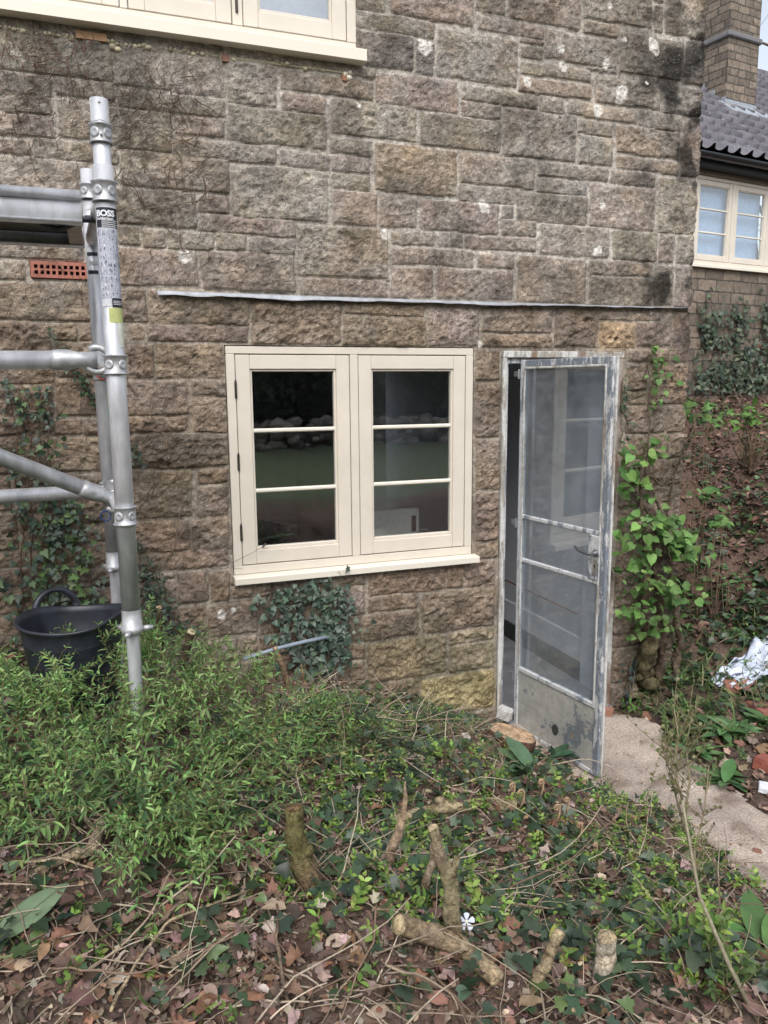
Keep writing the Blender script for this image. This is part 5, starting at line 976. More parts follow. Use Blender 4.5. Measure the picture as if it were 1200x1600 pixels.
# stones and mortar crumbs at the foot of the wall
mb = MB(); P = gscatter(900, NEAR, [(560, 1110, 160, 40, .5), (730, 1150, 60, 20, .8), (400, 1060, 120, 30, .5), (600, 1450, 600, 200, .10), (1120, 1560, 100, 60, .3)], 251, .2)
P = np.vstack([P, gscatter(500, (2.1, 3.0, -2.6, -.1), [(1050, 1200, 400, 300, .0)], 252, 0).reshape(-1, 3)])
for b in P:
    r = rng.uniform(.003, .011); mb.lathe([(0, -r*.6), (r*.8, -r*.4), (r, .0), (r*.6, r*.5), (0, r*.6)], b+np.array([0, 0, .005]), rng.normal(0, 1, 3), 6, np.array([(.4, .37, .33), (.3, .22, .17), (.5, .48, .45)][rng.integers(3)]))
for k in range(260):
    x, y = rng.uniform(2.0, 2.95), rng.uniform(-3, -.05)
    if inpath(np.array([x]), np.array([y]))[0] < .5: continue
    r = rng.uniform(.002, .007); z = float(terr(np.array([x]), np.array([y]), False)[0])+.02; mb.lathe([(0, -r*.6), (r, .0), (0, r*.6)], (x, y, z), rng.normal(0, 1, 3), 6, np.array([(.42, .36, .3), (.2, .14, .1), (.55, .5, .45), (.25, .13, .08)][rng.integers(4)]))
o = mb.build('stone_crumbs', M_MISC, None, False); tag(o, 'gravel, mortar crumbs and grit on the path and below the wall', 'gravel', kind='stuff')
# --- cut logs and branches
def branch(name, label, P, r, c=(.36, .29, .205), moss=0, cut=(.52, .42, .27), n=12, wob=.25, cat='branch', forks=(), knots=2, group=None):
    P = np.array(P, float); t_ = np.linspace(0, len(P)-1, 6*len(P)); Q = np.stack([np.interp(t_, np.arange(len(P)), P[:, i]) for i in range(3)], -1)
    L = np.linalg.norm(P[-1]-P[0]); Q += (np.stack([fbm(t_*1.3, t_*0+i*7+P[0, 0]*50, 301, 3) for i in range(3)], -1)-.5)*min(.14*L, .02)
    rr = np.interp(t_, np.linspace(0, len(P)-1, len(np.atleast_1d(r))), np.atleast_1d(r)); rr = rr*.97*(1+.14*(fbm(t_*4, t_*0+P[0, 1]*31, 302, 2)-.5)); rt_ = rr.copy(); 
    mb = MB(); cc = np.array(c)*(.75+.5*fbm(t_*3, t_*0, 303, 3)[:, None]); mk_ = np.clip((fbm(t_*2, t_*0+3, 304, 2)-.35)*4, 0, 1)[:, None]*moss; cc = cc*(1-mk_)+np.array([.13, .16, .04])*mk_
    mb.tube(Q, rt_, cc, n, cap=False, wob=wob, seed=int(abs(P[0, 0])*100)+3)
    for (p, q, e) in ((Q[0], Q[1], rr[0]), (Q[-1], Q[-2], rr[-1])):
        d = unit(p-q); mb.lathe([(0, .0015), (e*.5, .0012), (e*1.02, -.001), (e*1.04, -.006)], p, d, n, cut)
    for (i, dx, l, r2) in forks:
        k = int(i*(len(Q)-1)); F_ = [Q[k], Q[k]+np.array(dx)*l*.5, Q[k]+np.array(dx)*l]; mb.tube(F_, [r2*1.3, r2, r2*.8], cc[k], 8, wob=wob)
    o = mb.build(name, M_BARK, None, True); return tag(o, label, cat, group)
def G(px, py, lift=0): p = hit(px, py); p[2] += lift; return p
def above(b, px, py): return onY(px, py, b[1])
branch('cut_log', 'thick mossy sawn branch lying at the bottom front, its cut end raised to the left', [above(G(640, 1500), 620, 1444), G(700, 1500, .045), G(776, 1556, .035)], [.019, .019, .017], c=(.36, .27, .19), moss=.15)
b = G(710, 1490); branch('cut_branch', 'upright forked stub standing beside the white flower', [b+np.array([0, 0, -.02]), above(b, 706, 1420), above(b, 700, 1360), above(b, 680, 1292)], [.019, .017, .014, .010], moss=.3, forks=[(.55, (.15, -.1, .9), .07, .008)])
b = G(664, 1420); branch('cut_branch', 'short thin stub leaning just left of the forked upright stub', [b, above(b, 668, 1370), above(b, 679, 1318)], [.010, .009, .007])
branch('cut_log', 'pale barked log lying crosswise between the wall and the forked stub', [G(598, 1298, .02), G(700, 1276, .03), G(804, 1268, .025)], [.016, .020, .023], c=(.40, .32, .22), moss=.25)
b = G(690, 1275); branch('cut_branch', 'short round stub poking up behind the crosswise log', [b, above(b, 686, 1246)], [.016, .015])
b = G(608, 1360); branch('pointed_stick', 'pointed split stick standing upright left of the crosswise log', [b, above(b, 614, 1320), above(b, 628, 1285), above(b, 638, 1222)], [.012, .013, .010, .002], c=(.36, .27, .19))
b = G(825, 1555); branch('cut_branch', 'bent sawn stub rising from the litter at the bottom centre right', [b, above(b, 852, 1512), above(b, 866, 1480), above(b, 877, 1458)], [.011, .012, .011, .011], c=(.38, .31, .2))
b = G(938, 1545); branch('cut_log', 'short log with flaking white bark at the bottom right', [b, above(b, 946, 1500), above(b, 950, 1462)], [.018, .021, .019], c=(.5, .44, .36), wob=.12)
b = G(475, 1400); branch('mossy_post', 'stout mossy broken stump with loose bark left of centre', [b+np.array([.02, -.05, .0]), above(b, 462, 1330), above(b, 456, 1262)], [.030, .025, .019], c=(.17, .11, .08), moss=.5, wob=.25, cut=(.13, .09, .05), forks=[(.5, (.5, -.3, .3), .05, .014)])
branch('dead_branch', 'pale twisted dead branch with a forked foot at the lower left', [G(60, 1375, .02), G(110, 1352, .03), G(148, 1350, .04), G(160, 1318, .05), above(G(160, 1318), 178, 1272)], [.005, .010, .014, .013, .007], c=(.34, .28, .2), forks=[(.35, (-.8, -.3, -.1), .09, .006), (.62, (-.4, .3, .6), .10, .005), (.5, (.3, -.5, .1), .08, .004)])
b = G(450, 1085); branch('broken_stick', 'broken brown stick leaning against the ivy below the window', [b, above(b, 445, 1045), above(b, 430, 1012)], [.012, .013, .009], c=(.26, .18, .12), wob=.5)
b = G(478, 1075); branch('broken_stick', 'tiny broken stick just right of the leaning one', [b, above(b, 475, 1055), above(b, 470, 1038)], [.008, .007, .003], c=(.26, .17, .12))
b = G(350, 1225); branch('cut_branch', 'slender cut stick upright inside the green shrub', [b, above(b, 338, 1192), above(b, 326, 1162)], [.008, .007, .006], c=(.38, .31, .22))
b = G(290, 1035); b[1] = min(b[1], -.15); branch('cut_stump', 'sawn shrub stem with a pale round face beside the wall right of the scaffold leg', [onY(285, 1010, -.35)-np.array([0, 0, .08]), onY(300, 984, -.42)], [.020, .018], c=(.13, .1, .07), cut=(.72, .62, .42))
branch('cut_stump', 'smaller pale ended stem nearest to the scaffold leg', [onY(250, 1000, -.3)-np.array([0, 0, .08]), onY(247, 950, -.36)], [.014, .013], c=(.13, .1, .07), cut=(.55, .4, .28))
STK = [([(0, 1370), (90, 1374), (182, 1378)], .0032, 'long straight pale stem lying across the left above the big leaf'), ([(172, 1600), (215, 1530), (262, 1478), (340, 1440), (430, 1395)], .0036, 'long curved pale stem sweeping from the bottom left to the mossy stump'), ([(430, 1462), (480, 1400), (530, 1330), (571, 1250)], .0026, 'thin pale stick slanting up over the mossy stump'),
    ([(200, 1500), (250, 1470), (300, 1430), (305, 1380), (300, 1330)], .006, 'brown root curving up past the dark soil patch'), ([(500, 1400), (560, 1500), (620, 1590)], .0055, 'smooth grey brown stem running down from the mossy stump'), ([(265, 1580), (330, 1520), (390, 1440)], .0042, 'bare brown stem below the dark soil patch'), ([(180, 1540), (270, 1535)], .005, 'orange brown split twig at the bottom left'),
    ([(700, 1330), (820, 1330), (935, 1322)], .0028, 'thorny thin stem lying level right of the forked stub'), ([(730, 1265), (790, 1290), (850, 1320), (905, 1380)], .0024, 'thin curved stem behind the level thorny stem'), ([(760, 1430), (700, 1452), (660, 1480)], .004, 'short grey twig by the white flower'), ([(900, 1600), (860, 1560), (800, 1530)], .0045, 'grey stick lying below the bent stub'),
    ([(430, 1175), (500, 1200), (545, 1222)], .0028, 'thin stem arching out of the shrub to the right'), ([(30, 1290), (60, 1240), (130, 1225), (190, 1232)], .0026, 'bare arching stem at the left edge of the shrub'), ([(0, 1215), (60, 1260), (90, 1300)], .0022, 'fine stem at the far left under the shrub'), ([(450, 1600), (436, 1500), (432, 1440), (470, 1370)], .004, 'forked bare stem standing below the mossy stump'), ([(560, 1370), (610, 1400), (640, 1460), (620, 1520)], .003, 'curling thin stem left of the forked stub')]
for k, (pts, r, lab) in enumerate(STK):
    col_ = (.42, .34, .23) if 'pale' in lab else ((.33, .17, .1) if 'orange' in lab else (.2, .15, .11))
    branch('stick', lab, [G(a, b, .02+.03*math.sin(math.pi*i/(len(pts)-1))) for i, (a, b) in enumerate(pts)], [r, r*.8, r*.6], c=col_, n=7, wob=.1, cat='stick')
# tall bare seedling at the right
sd = empty('tall_weed', 'tall bare stalk with fine twiggy green tips in front of the path', 'weed', tuple(G(1180, 1590))); b = G(1185, 1596)
mb = MB(); lv = Leaves(); yq = [b[1], b[1]+.02, b[1]+.05, b[1]+.08, b[1]+.1]
Q = np.array([onY(1185, 1600, b[1]), onY(1140, 1510, yq[1]), onY(1093, 1400, yq[2]), onY(1078, 1320, yq[3]), onY(1066, 1250, yq[4])]); mb.tube(Q, [.0048, .0042, .0034, .0026, .002], (.30, .27, .19), 6)
for (a, pts) in ((0, [(1090, 1395), (1085, 1330), (1100, 1270), (1108, 1195)]), (1, [(1078, 1320), (1060, 1260), (1045, 1200), (1030, 1160)]), (2, [(1070, 1270), (1078, 1220), (1072, 1170), (1080, 1120)]), (3, [(1066, 1250), (1052, 1200), (1060, 1150), (1052, 1100)])):
    q = np.array([onY(x, y, yq[4]+.02*i) for i, (x, y) in enumerate(pts)]); mb.tube(q, [.0024, .002, .0014, .0008], (.22, .19, .12), 5)
    for k in range(20):
        t_ = rng.uniform(.4, 2.9); i = int(t_); p = q[i]+(q[min(i+1, 3)]-q[i])*(t_-i); w_ = arc(p, (rng.normal(0, .8), rng.normal(0, .6), .7), rng.uniform(.03, .09), -.3, 5); mb.tube(w_, np.linspace(.0011, .0005, 5), (.2, .17, .1), 4, cap=False); lv.add(BIT, w_[1:], rng.normal(0, 1, (4, 3))+[0, 0, .7], rng.normal(0, 1, (4, 3)), .009, pick([(.14, .16, .06), (.2, .2, .1)], 4))
mb.build('stalk', M_TWIG, sd, True); lv.build('leaf', M_LEAFM, sd)
def weed(name, label, px, py, hgt, n, tpl=OVAL, size=.03, cols=G_VINC, lean=.5, cat='weed', pairs=True, nl=8):
    b = G(px, py); r = empty(name, label, cat, tuple(b)); s_ = MB(); l_ = Leaves()
    for k in range(n): Q = arc(b+np.array([rng.normal(0, .015), rng.normal(0, .015), 0]), (rng.normal(0, lean), rng.normal(0, lean), 1), hgt*rng.uniform(.6, 1.1), .4, 8); leafy(s_, l_, Q, .0018, tpl, size, cols, nl, pairs, stemc=(.2, .19, .1))
    s_.build('stem', M_TWIG, r, True); l_.build('foliage', M_LEAFM, r)
weed('weed', 'leafy weed with notched leaves standing before the free edge of the open door', 985, 1290, .26, 3, OVAL, .02, [(.16, .2, .07), (.12, .15, .06)], .3, nl=9)
weed('weed', 'small bright sprig at the foot of the vine right of the door', 995, 1118, .12, 5, LANCE, .06, [(.10, .22, .05)], .9, nl=4)
weed('weed', 'fresh green seedlings growing on the path edge below the tall stalk', 1090, 1500, .14, 9, OVAL, .03, G_VINC, .5)
weed('weed', 'thin sapling sprigs beside the lower right path edge', 1120, 1560, .18, 6, OVAL, .022, [(.1, .16, .05)], .4)
# broad leaved plants at the right of the path and by the door foot
def broad(label, px, py, n, size, cols, h=.5, cat='plant', name='broad_leaved_plant'):
    b = G(px, py); r = empty(name, label, cat, tuple(b)); l_ = Leaves(); s_ = MB()
    for k in range(n):
        a = rng.uniform(0, 6.28); el_ = rng.uniform(.15, 1.1)*h; D = np.array([[math.cos(a), math.sin(a), el_]]); p = b+np.array([rng.normal(0, .02), rng.normal(0, .02), .01+rng.random()*.03]); s_.tube([b, (b+p)/2+[0, 0, .01], p], .002, (.12, .15, .07), 4); l_.add(BIG if size > .1 else OVAL, p[None], D, [[-math.cos(a)*el_, -math.sin(a)*el_, 1.2]], size*rng.uniform(.6, 1.15), pick(cols, 1), .04)
    s_.build('stem', M_TWIG, r, True); l_.build('foliage', M_LEAFM, r)
FOX = [(.10, .20, .075), (.14, .25, .10), (.08, .15, .06)]
broad('lush broad leaved plant filling the verge nearest the striped sheet', 1130, 1150, 20, .16, FOX); broad('lower broad leaved plant drooping over the right edge of the path', 1135, 1225, 18, .15, FOX)
broad('upright broad leaved plant between the striped sheet and the right picture edge', 1190, 1140, 16, .15, FOX, .9); broad('flat broad leaved rosette on the verge above the path edge', 1085, 1180, 12, .13, FOX)
broad('dark strap leaved plant tucked against the bottom of the open door', 860, 1190, 9, .14, [(.035, .075, .045), (.05, .10, .06)], .5); broad('dark leaved plant in front of the sawn log slice', 795, 1205, 7, .09, [(.05, .10, .055)], .4)
broad('drooping arching leaves in front of the kick panel', 825, 1215, 7, .17, [(.09, .15, .08)], 1.3); broad('large dark green leaves at the lower right among periwinkle', 1020, 1400, 4, .13, [(.035, .085, .045)], .5); broad('pair of dark oval leaves just right of the white flower', 860, 1480, 4, .09, [(.04, .08, .05)], .3)
broad('yellow tipped shoot beside the bent stub', 885, 1520, 4, .06, [(.25, .28, .06)], 1.2); broad('glossy green leaves at the bottom right picture edge', 1195, 1500, 6, .13, [(.10, .2, .06)], .9)
# big fallen laurel leaf
c = G(-12, 1500, .035); d = G(108, 1420, .06)-c; L_ = np.linalg.norm(d); lf_ = Leaves(); T2 = poly_leaf([(0, 0), (.09, .1), (.15, .25), (.175, .45), (.16, .65), (.10, .85), (0, 1)], .12, .1); lf_.add(T2, c[None], d[None], [[0, -.45, 1]], L_*1.02, [(.17, .24, .14)])
o = lf_.build('fallen_leaf', M_LEAFM); sm = o.modifiers.new('s', 'SUBSURF'); sm.levels = sm.render_levels = 2; so_ = o.modifiers.new('t', 'SOLIDIFY'); so_.thickness = .0008; tag(o, 'large pale green laurel leaf lying at the lower left edge', 'leaf')
lf_ = Leaves(); mbx = MB(); mbx.tube([c, c+d*.33+[0, 0, .0015], c+d*.66+[0, 0, .001], c+d], [.0016, .0014, .001, .0005], (.24, .3, .17), 5); own(mbx.build('midrib', M_LEAFM, None, True), o)
# white periwinkle flower
b = onY(729, 1440, G(735, 1455)[1]-.02); fl = empty('flower', 'single pale blue white periwinkle flower low at the centre', 'flower', tuple(b)); l_ = Leaves(); PET = poly_leaf([(0, 0), (.14, .3), (.30, .62), (.34, .85), (.12, 1)], .1, .1); fn = unit(CAM-b)+np.array([0, .0, .3])
ex_ = unit(np.cross(fn, [0, 0, 1.])); ey_ = np.cross(ex_, unit(fn))
for k in range(5): a = k*2*math.pi/5+.3; l_.add(PET, b[None], (ex_*math.cos(a)+ey_*math.sin(a))[None], fn[None], .017, [(.62, .66, .78)])
l_.build('petals', M_LEAFM, fl); mb = MB(); mb.lathe([(0, .002), (.002, .0015), (.003, 0)], b+unit(fn)*.001, fn, 8, (.75, .72, .5)); mb.build('centre', M_MISC, fl); mb = MB(); mb.tube([b, b-[0, 0, .03], b-[0, 0, .06]], .0008, (.1, .16, .06), 4); mb.build('stem', M_TWIG, fl)
# brown fern crown with curled fronds
fb = G(835, 1290); fe = empty('fern', 'brown shaggy fern crown with pale curled new fronds right of the crosswise log', 'fern', tuple(fb)); s_ = MB(); l_ = Leaves()
for k in range(26):
    a = rng.uniform(0, 6.28); Q = arc(fb+[rng.normal(0, .03), rng.normal(0, .02), 0], (math.cos(a), math.sin(a), rng.uniform(.1, .8)), rng.uniform(.06, .16), 1.6, 8); leafy(s_, l_, Q, .002, LANCE, .02, [(.22, .11, .06), (.15, .08, .05)], 10, stemc=(.2, .11, .06))
s_.build('stem', M_TWIG, fe, True); l_.build('foliage', M_DEAD, fe)
for (px, py, r) in ((813, 1240, .014), (845, 1222, .010), (885, 1250, .009), (870, 1262, .012), (905, 1290, .011), (762, 1262, .012), (930, 1320, .008), (800, 1228, .01)):
    p = onY(px, py, fb[1]+rng.uniform(-.03, .03)); pb = p-np.array([0, 0, .05]); t_ = np.linspace(0, 9, 22); sp_ = [p+np.array([math.cos(q)*r*(1-q/11), rng.normal(0, .0005), math.sin(q)*r*(1-q/11)]) for q in t_]; mb = MB(); mb.tube([pb, (pb+p)/2+[r*.9, 0, 0]]+sp_, np.linspace(.0035, .002, 24), (.36, .25, .16), 7); mb.build('curled_frond', M_TWIG, fe, True)
# --- climbing hydrangea on the corner
hy = empty('climbing_hydrangea', 'climbing vine with bright rounded leaves and gnarled trunk on the house corner', 'climber', (3.05, -.12, gz(3.05, -.12)))
mb = MB()
def trunk(pts, r, y=-.07, c=(.13, .10, .075)):
    P = np.array([onY(a, b, y+(.05*math.sin(i*2.1))) for i, (a, b) in enumerate(pts)]); t_ = np.linspace(0, len(P)-1, 8*len(P)); Q = np.stack([np.interp(t_, np.arange(len(P)), P[:, i]) for i in range(3)], -1); Q += (np.stack([fbm(t_*1.6, t_*0+i*5+pts[0][0], 311, 3) for i in range(3)], -1)-.5)*.05; R = np.interp(t_, np.linspace(0, len(P)-1, len(r)), r); mb.tube(Q, R, c, 10, wob=.45, seed=pts[0][0]); return Q
trunk([(1018, 1075), (1005, 1050), (1012, 1010), (1020, 980)], [.045, .06, .05, .03], c=(.12, .105, .06)); trunk([(1035, 1080), (1030, 1030), (1038, 985), (1030, 920), (1020, 850)], [.03, .026, .022, .018, .014]); trunk([(1060, 1085), (1058, 1020), (1062, 960), (1050, 900), (1040, 830), (1020, 760)], [.02, .02, .018, .016, .013, .009], c=(.2, .16, .12)); trunk([(985, 1085), (1010, 1082), (1045, 1075), (1062, 1050)], [.018, .02, .022, .02], c=(.17, .13, .09)); trunk([(1012, 1000), (1000, 900), (1005, 820), (1000, 740), (1015, 690)], [.016, .012, .009, .007, .005])
trunk([(1025, 900), (1045, 860), (1065, 870), (1080, 850)], [.009, .006, .004]); trunk([(1030, 850), (1000, 780), (1010, 700), (1012, 610), (1010, 560)], [.008, .006, .004, .003]); trunk([(1040, 820), (1055, 740), (1075, 690), (1085, 650)], [.007, .005, .003]); trunk([(1010, 745), (1040, 760), (1062, 750)], [.006, .005, .003]); trunk([(1045, 870), (1100, 850), (1140, 862)], [.007, .005, .003])
for k in range(60): 
    px, py = rng.uniform(985, 1075), rng.uniform(720, 1060); p = onY(px, py, rng.uniform(-.14, -.03)); Q = arc(p, (rng.normal(0, 1), rng.normal(-.3, .4), rng.normal(.2, .8)), rng.uniform(.08, .25), .2, 7, .35); mb.tube(Q, np.linspace(.003, .001, 7), (.17, .12, .09), 4, cap=False)
mb.build('trunk', M_BARK, hy, True)
lv = Leaves(); CL = [(1030, 560, 14, 20, 24, .9), (1032, 595, 14, 16, 20, .9), (1028, 625, 6, 8, 4, .6), (1012, 640, 10, 6, 3, .6), (1010, 690, 22, 10, 8, 1), (990, 715, 16, 12, 10, 1), (1020, 710, 20, 10, 8, 1), (995, 755, 20, 25, 24, 1), (980, 740, 12, 14, 8, 1), (985, 815, 22, 14, 14, 1), (1010, 815, 25, 12, 14, 1), (1050, 830, 28, 22, 34, 1.1), (1070, 855, 22, 20, 24, 1.15), (1030, 815, 20, 14, 12, 1), (975, 830, 12, 10, 6, 1), (1000, 870, 24, 12, 12, 1), (985, 900, 18, 22, 18, 1), (1040, 915, 26, 14, 22, 1), (1065, 925, 22, 12, 16, 1), (1010, 940, 26, 14, 20, 1), (995, 960, 20, 12, 12, 1), (1030, 965, 20, 16, 14, 1), (1015, 990, 18, 10, 9, 1), (1055, 990, 14, 12, 6, 1), (1085, 870, 14, 10, 6, 1), (1095, 925, 10, 8, 4, 1), (1045, 860, 24, 20, 14, 1), (1015, 905, 26, 20, 16, .9)]
for (px, py, rx, ry, n, s) in CL:
    for k in range(int(n*.95)):
        p = onY(px+rng.normal(0, rx*.75), py+rng.normal(0, ry*.75), -.07-rng.random()*.14 if py > 640 else -.03-rng.random()*.05); D = np.array([[rng.normal(0, .9), -.35+rng.normal(0, .45), -.25+rng.normal(0, .6)]]); N = np.array([[rng.normal(-.1, .5), -.55+rng.normal(0, .4), .9]])
        lv.add(HEART, p[None], D, N, rng.uniform(.034, .070)*s*(.75 if py < 640 else 1), pick(G_HYD, 1), .04)
lv.build('foliage', M_LEAFM, hy)
# leafy shoots further up the bank
def shoot(label, px, py, D_, n, size, spread=(26, 14), cols=G_HYD, cat='shoot', tpl=HEART, name='leafy_shoot'):
    c = CAM+ray(px, py)*D_; zt = gz(c[0], c[1]); r = empty(name, label, cat, (c[0], c[1], zt)); s_ = MB(); l_ = Leaves()
    for k in range(n):
        p = CAM+ray(px+rng.normal(0, spread[0]*.6), py+rng.normal(0, spread[1]*.6))*(D_+rng.normal(0, .08)); l_.add(tpl, p[None], [[rng.normal(0, .8), rng.normal(-.2, .6), rng.normal(-.1, .35)]], [[rng.normal(0, .3), -.3+rng.normal(0, .3), 1]], size*rng.uniform(.6, 1.2), pick(cols, 1), .04)
        if k % 3 == 0: s_.tube([np.array([c[0], c[1], zt]), (p+[c[0], c[1], zt])/2+rng.normal(0, .03, 3), p], [.004, .003, .0015], (.17, .12, .08), 4)
    s_.build('stem', M_TWIG, r, True); l_.build('foliage', M_LEAFM, r)
shoot('small bright shoot just beyond the house corner', 1085, 632, 5.2, 12, .075, (22, 10)); shoot('pale shoot low on the soil bank beside the corner', 1105, 655, 5.3, 8, .07, (14, 6)); shoot('bright shoot of rounded leaves on a long stem over the bank', 1100, 772, 5.0, 12, .075, (24, 8)); shoot('lower bright shoot of rounded leaves over the bank', 1125, 812, 5.0, 14, .08, (16, 12))
shoot('leafy bush of fresh green leaves at the top of the bank on the right', 1175, 650, 6.6, 90, .085, (45, 20), [(.13, .26, .06), (.17, .31, .09)], 'bush', OVAL, 'bush'); shoot('thin pale sprig on the bank below the leafy bush', 1180, 835, 5.6, 10, .05, (26, 6), G_HYD, 'shoot', OVAL)
shoot('slim sprig of small leaves halfway up the bank', 1135, 905, 5.2, 14, .06, (35, 10), [(.1, .18, .06)], 'shoot', OVAL)
# dark ivy on the far wall
iv = empty('wall_ivy_patch', 'dark ivy sprawling over the far cottage wall below its window', 'ivy', (float(P0[0])+.6, float(P0[1]), 1.7)); l_ = Leaves()
for (px, py, rx, ry, n) in ((1100, 515, 9, 40, 90), (1118, 520, 5, 30, 30), (1145, 500, 12, 25, 70), (1160, 560, 22, 30, 190), (1195, 500, 8, 30, 80), (1110, 585, 24, 14, 110), (1185, 595, 25, 12, 110), (1140, 605, 60, 7, 120), (1198, 560, 8, 30, 60)):
    q = rng.normal(0, 1, (n, 2))*[rx*.9, ry*.7]+[px, py]; Wn = np.array(WY)
    for (a, b_) in q:
        d = ray(a, b_); t_ = ((P0-CAM)@Wn)/(d@Wn); p = CAM+d*t_-Wn*rng.uniform(.02, .09)
        l_.add(IVY2, p[None], [[rng.normal(0, .7), -.2, -.6+rng.normal(0, .4)]], [[rng.normal(0, .4), -1, .4+rng.normal(0, .3)]], rng.uniform(.04, .085), pick([(.035, .055, .035), (.055, .08, .045), (.10, .13, .08)], 1))
l_.build('foliage', M_LEAF, iv)
# --- odds and ends
# log slice by the door
b = G(800, 1175); c = onY(800, 1150, b[1]+.02); c = CAM+(c-CAM)*.955; c[2] += .018; ax_ = unit(np.array([.30, -.02, 1.0])); o = MB(); n = 40; rr_ = .125
pr_ = [(0, .0), (rr_*.3, .0005), (rr_*.62, .0), (rr_*.9, .0), (rr_*.97, -.001), (rr_, -.006), (rr_*1.01, -.03), (rr_*.98, -.06), (0, -.062)]
o.lathe(pr_, c, ax_, n); Vq = o.V[0]; ang = np.arctan2((Vq-c)@np.cross(ax_, [1, 0, 0]), (Vq-c)@np.array([1, 0, 0])); k = 1+.06*np.sin(ang*2+1)+.04*np.sin(ang*5); hgt_ = ((Vq-c)@ax_)[:, None]*ax_; Vq[:] = c+hgt_+(Vq-c-hgt_)*k[:, None]
cl_ = np.zeros((len(Vq), 3)); 
for i, (r_, h_) in enumerate(pr_): cl_[i*n:(i+1)*n] = (.60, .42, .28) if h_ > -.0015 and r_ < rr_*.95 else (.11, .065, .045)
o.C[0] = cl_; q = o.build('log_slice', M_BARK, None, True); tag(q, 'sawn round log slice with a pale pink face lying at the door foot', 'log slice')
def lump(name, label, cat, p, size, c, seed=1, group=None):
    bm = bmesh.new(); bmesh.ops.create_cube(bm, size=1); bmesh.ops.scale(bm, vec=size, verts=bm.verts); bmesh.ops.bevel(bm, geom=bm.edges[:], offset=min(size)*.12, segments=2, affect='EDGES'); bmesh.ops.subdivide_edges(bm, edges=bm.edges[:], cuts=2, use_grid_fill=True)
    rr = random.Random(seed); rot = Matrix.Rotation(rr.uniform(0, 3), 3, 'Z') @ Matrix.Rotation(rr.uniform(-.2, .2), 3, 'X')
    for v in bm.verts: v.co = rot @ (v.co*(1+.12*(vnoise(v.co.x*60+seed, v.co.y*60+v.co.z*40, seed)-.5))); v.co += Vector(p)
    me = bpy.data.meshes.new(name); bm.to_mesh(me); bm.free(); ca = me.color_attributes.new('Col', 'FLOAT_COLOR', 'POINT'); ca.data.foreach_set('color', np.tile(np.array([*c, 1], np.float32), len(me.vertices))); me.materials.append(M_MISC); o = bpy.data.objects.new(name, me); COL.objects.link(o); return tag(o, label, cat, group)
def pz(px, py, up_=0): p = onZ(px, py, .0); z = float(terr(np.array([p[0]]), np.array([p[1]]), False)[0]); p = onZ(px, py, z); p[2] += up_; return p
lump('brick_piece', 'broken piece of orange brick on the path beside the door', 'brick', pz(949, 1118, .022), (.07, .06, .04), (.36, .19, .13), 3)
lump('brick_piece', 'dark red brick half showing at the right picture edge', 'brick', G(1197, 1200, .02), (.09, .1, .06), (.27, .09, .065), 5)
lump('brick_piece', 'tiny red brick chip on the lower path', 'brick', pz(1183, 1331, .006), (.03, .02, .012), (.26, .13, .1), 6)
lump('brick_piece', 'reddish brick crumb in front of the striped sheet', 'brick', G(1142, 1078, .02), (.10, .07, .05), (.33, .15, .11), 7)
lump('brick_piece', 'red clay tile fragment poking from under the striped sheet', 'brick', G(1190, 1112, .02), (.16, .1, .03), (.3, .13, .1), 9)
lump('mortar_lump', 'white crumbly block of plaster on the doorstep', 'rubble', onY(789, 1112, -.06)+[0, 0, -.01], (.06, .08, .07), (.55, .55, .54), 8); lump('mortar_lump', 'small flat mortar chip near the log slice', 'rubble', G(728, 1155, .01), (.05, .03, .018), (.55, .5, .44), 11); lump('mortar_lump', 'rounded brown stone under the white log bark', 'rubble', G(438, 1330, .01), (.03, .03, .02), (.3, .24, .2), 12)
# striped cloth thrown over rubble
c = G(1160, 1085, .0); n = 46; U, Vv_ = np.meshgrid(np.linspace(-1, 1, n*2), np.linspace(-1, 1, n)); A_ = onZ(1112, 1074, c[2]); B_ = onZ(1240, 1030, c[2]); C_ = onZ(1150, 1098, c[2]); e1 = (B_-A_); e2 = (C_-A_)
S1 = (U+1)/2; S2 = (Vv_+1)/2; wx = A_[0]+S1*e1[0]*1.15+S2*e2[0]+(fbm(S1*4, S2*4, 321, 3)-.5)*.12; wy = A_[1]+S1*e1[1]*1.15+S2*e2[1]+(fbm(S1*4, S2*4, 322, 3)-.5)*.12-S1*S2*.22; gzz = terr(wx, wy)
wz = gzz+.03+.11*np.clip(fbm(S1*3.2, S2*2.5, 323, 4)-.25, 0, 1)*np.clip(S1*4, .2, 1)+.02*np.abs(np.sin(S1*17+fbm(S1*3, S2*3, 324, 3)*9)); I = np.arange(n*2*n).reshape(n, 2*n); F = np.stack([I[:-1, :-1], I[:-1, 1:], I[1:, 1:], I[1:, :-1]], -1)
hole = fbm(S1*4.5+3, S2*4, 325, 2)[:-1, :-1] > .76; F = F[~hole]; stripe = (np.abs(((S2*4+S1*.8+.2*fbm(S1*3, S2*3, 326, 2)) % 1)-.5) < .06)[..., None]; cc_ = np.where(stripe, np.array([.09, .10, .16]), np.array([.60, .66, .78])*(.9+.15*fbm(S1*5, S2*5, 327, 2)[..., None])); pk = (fbm(S1*3+7, S2*3, 328, 2) > .76)[..., None]; cc_ = np.where(pk, np.array([.33, .16, .12]), cc_)
o = mesh('striped_sheet', np.stack([wx, wy, wz], -1).reshape(-1, 3), F, M_MISC, None, cc_.reshape(-1, 3)); so_ = o.modifiers.new('t', 'SOLIDIFY'); so_.thickness = .002; tag(o, 'crumpled pale blue striped plastic sheet on the verge at the right', 'plastic sheet')
p_ = G(1196, 1238, .02); lump('paper_scrap', 'crumpled white scrap at the right edge beside the dark red brick', 'scrap', p_, (.07, .06, .03), (.7, .73, .78), 13)
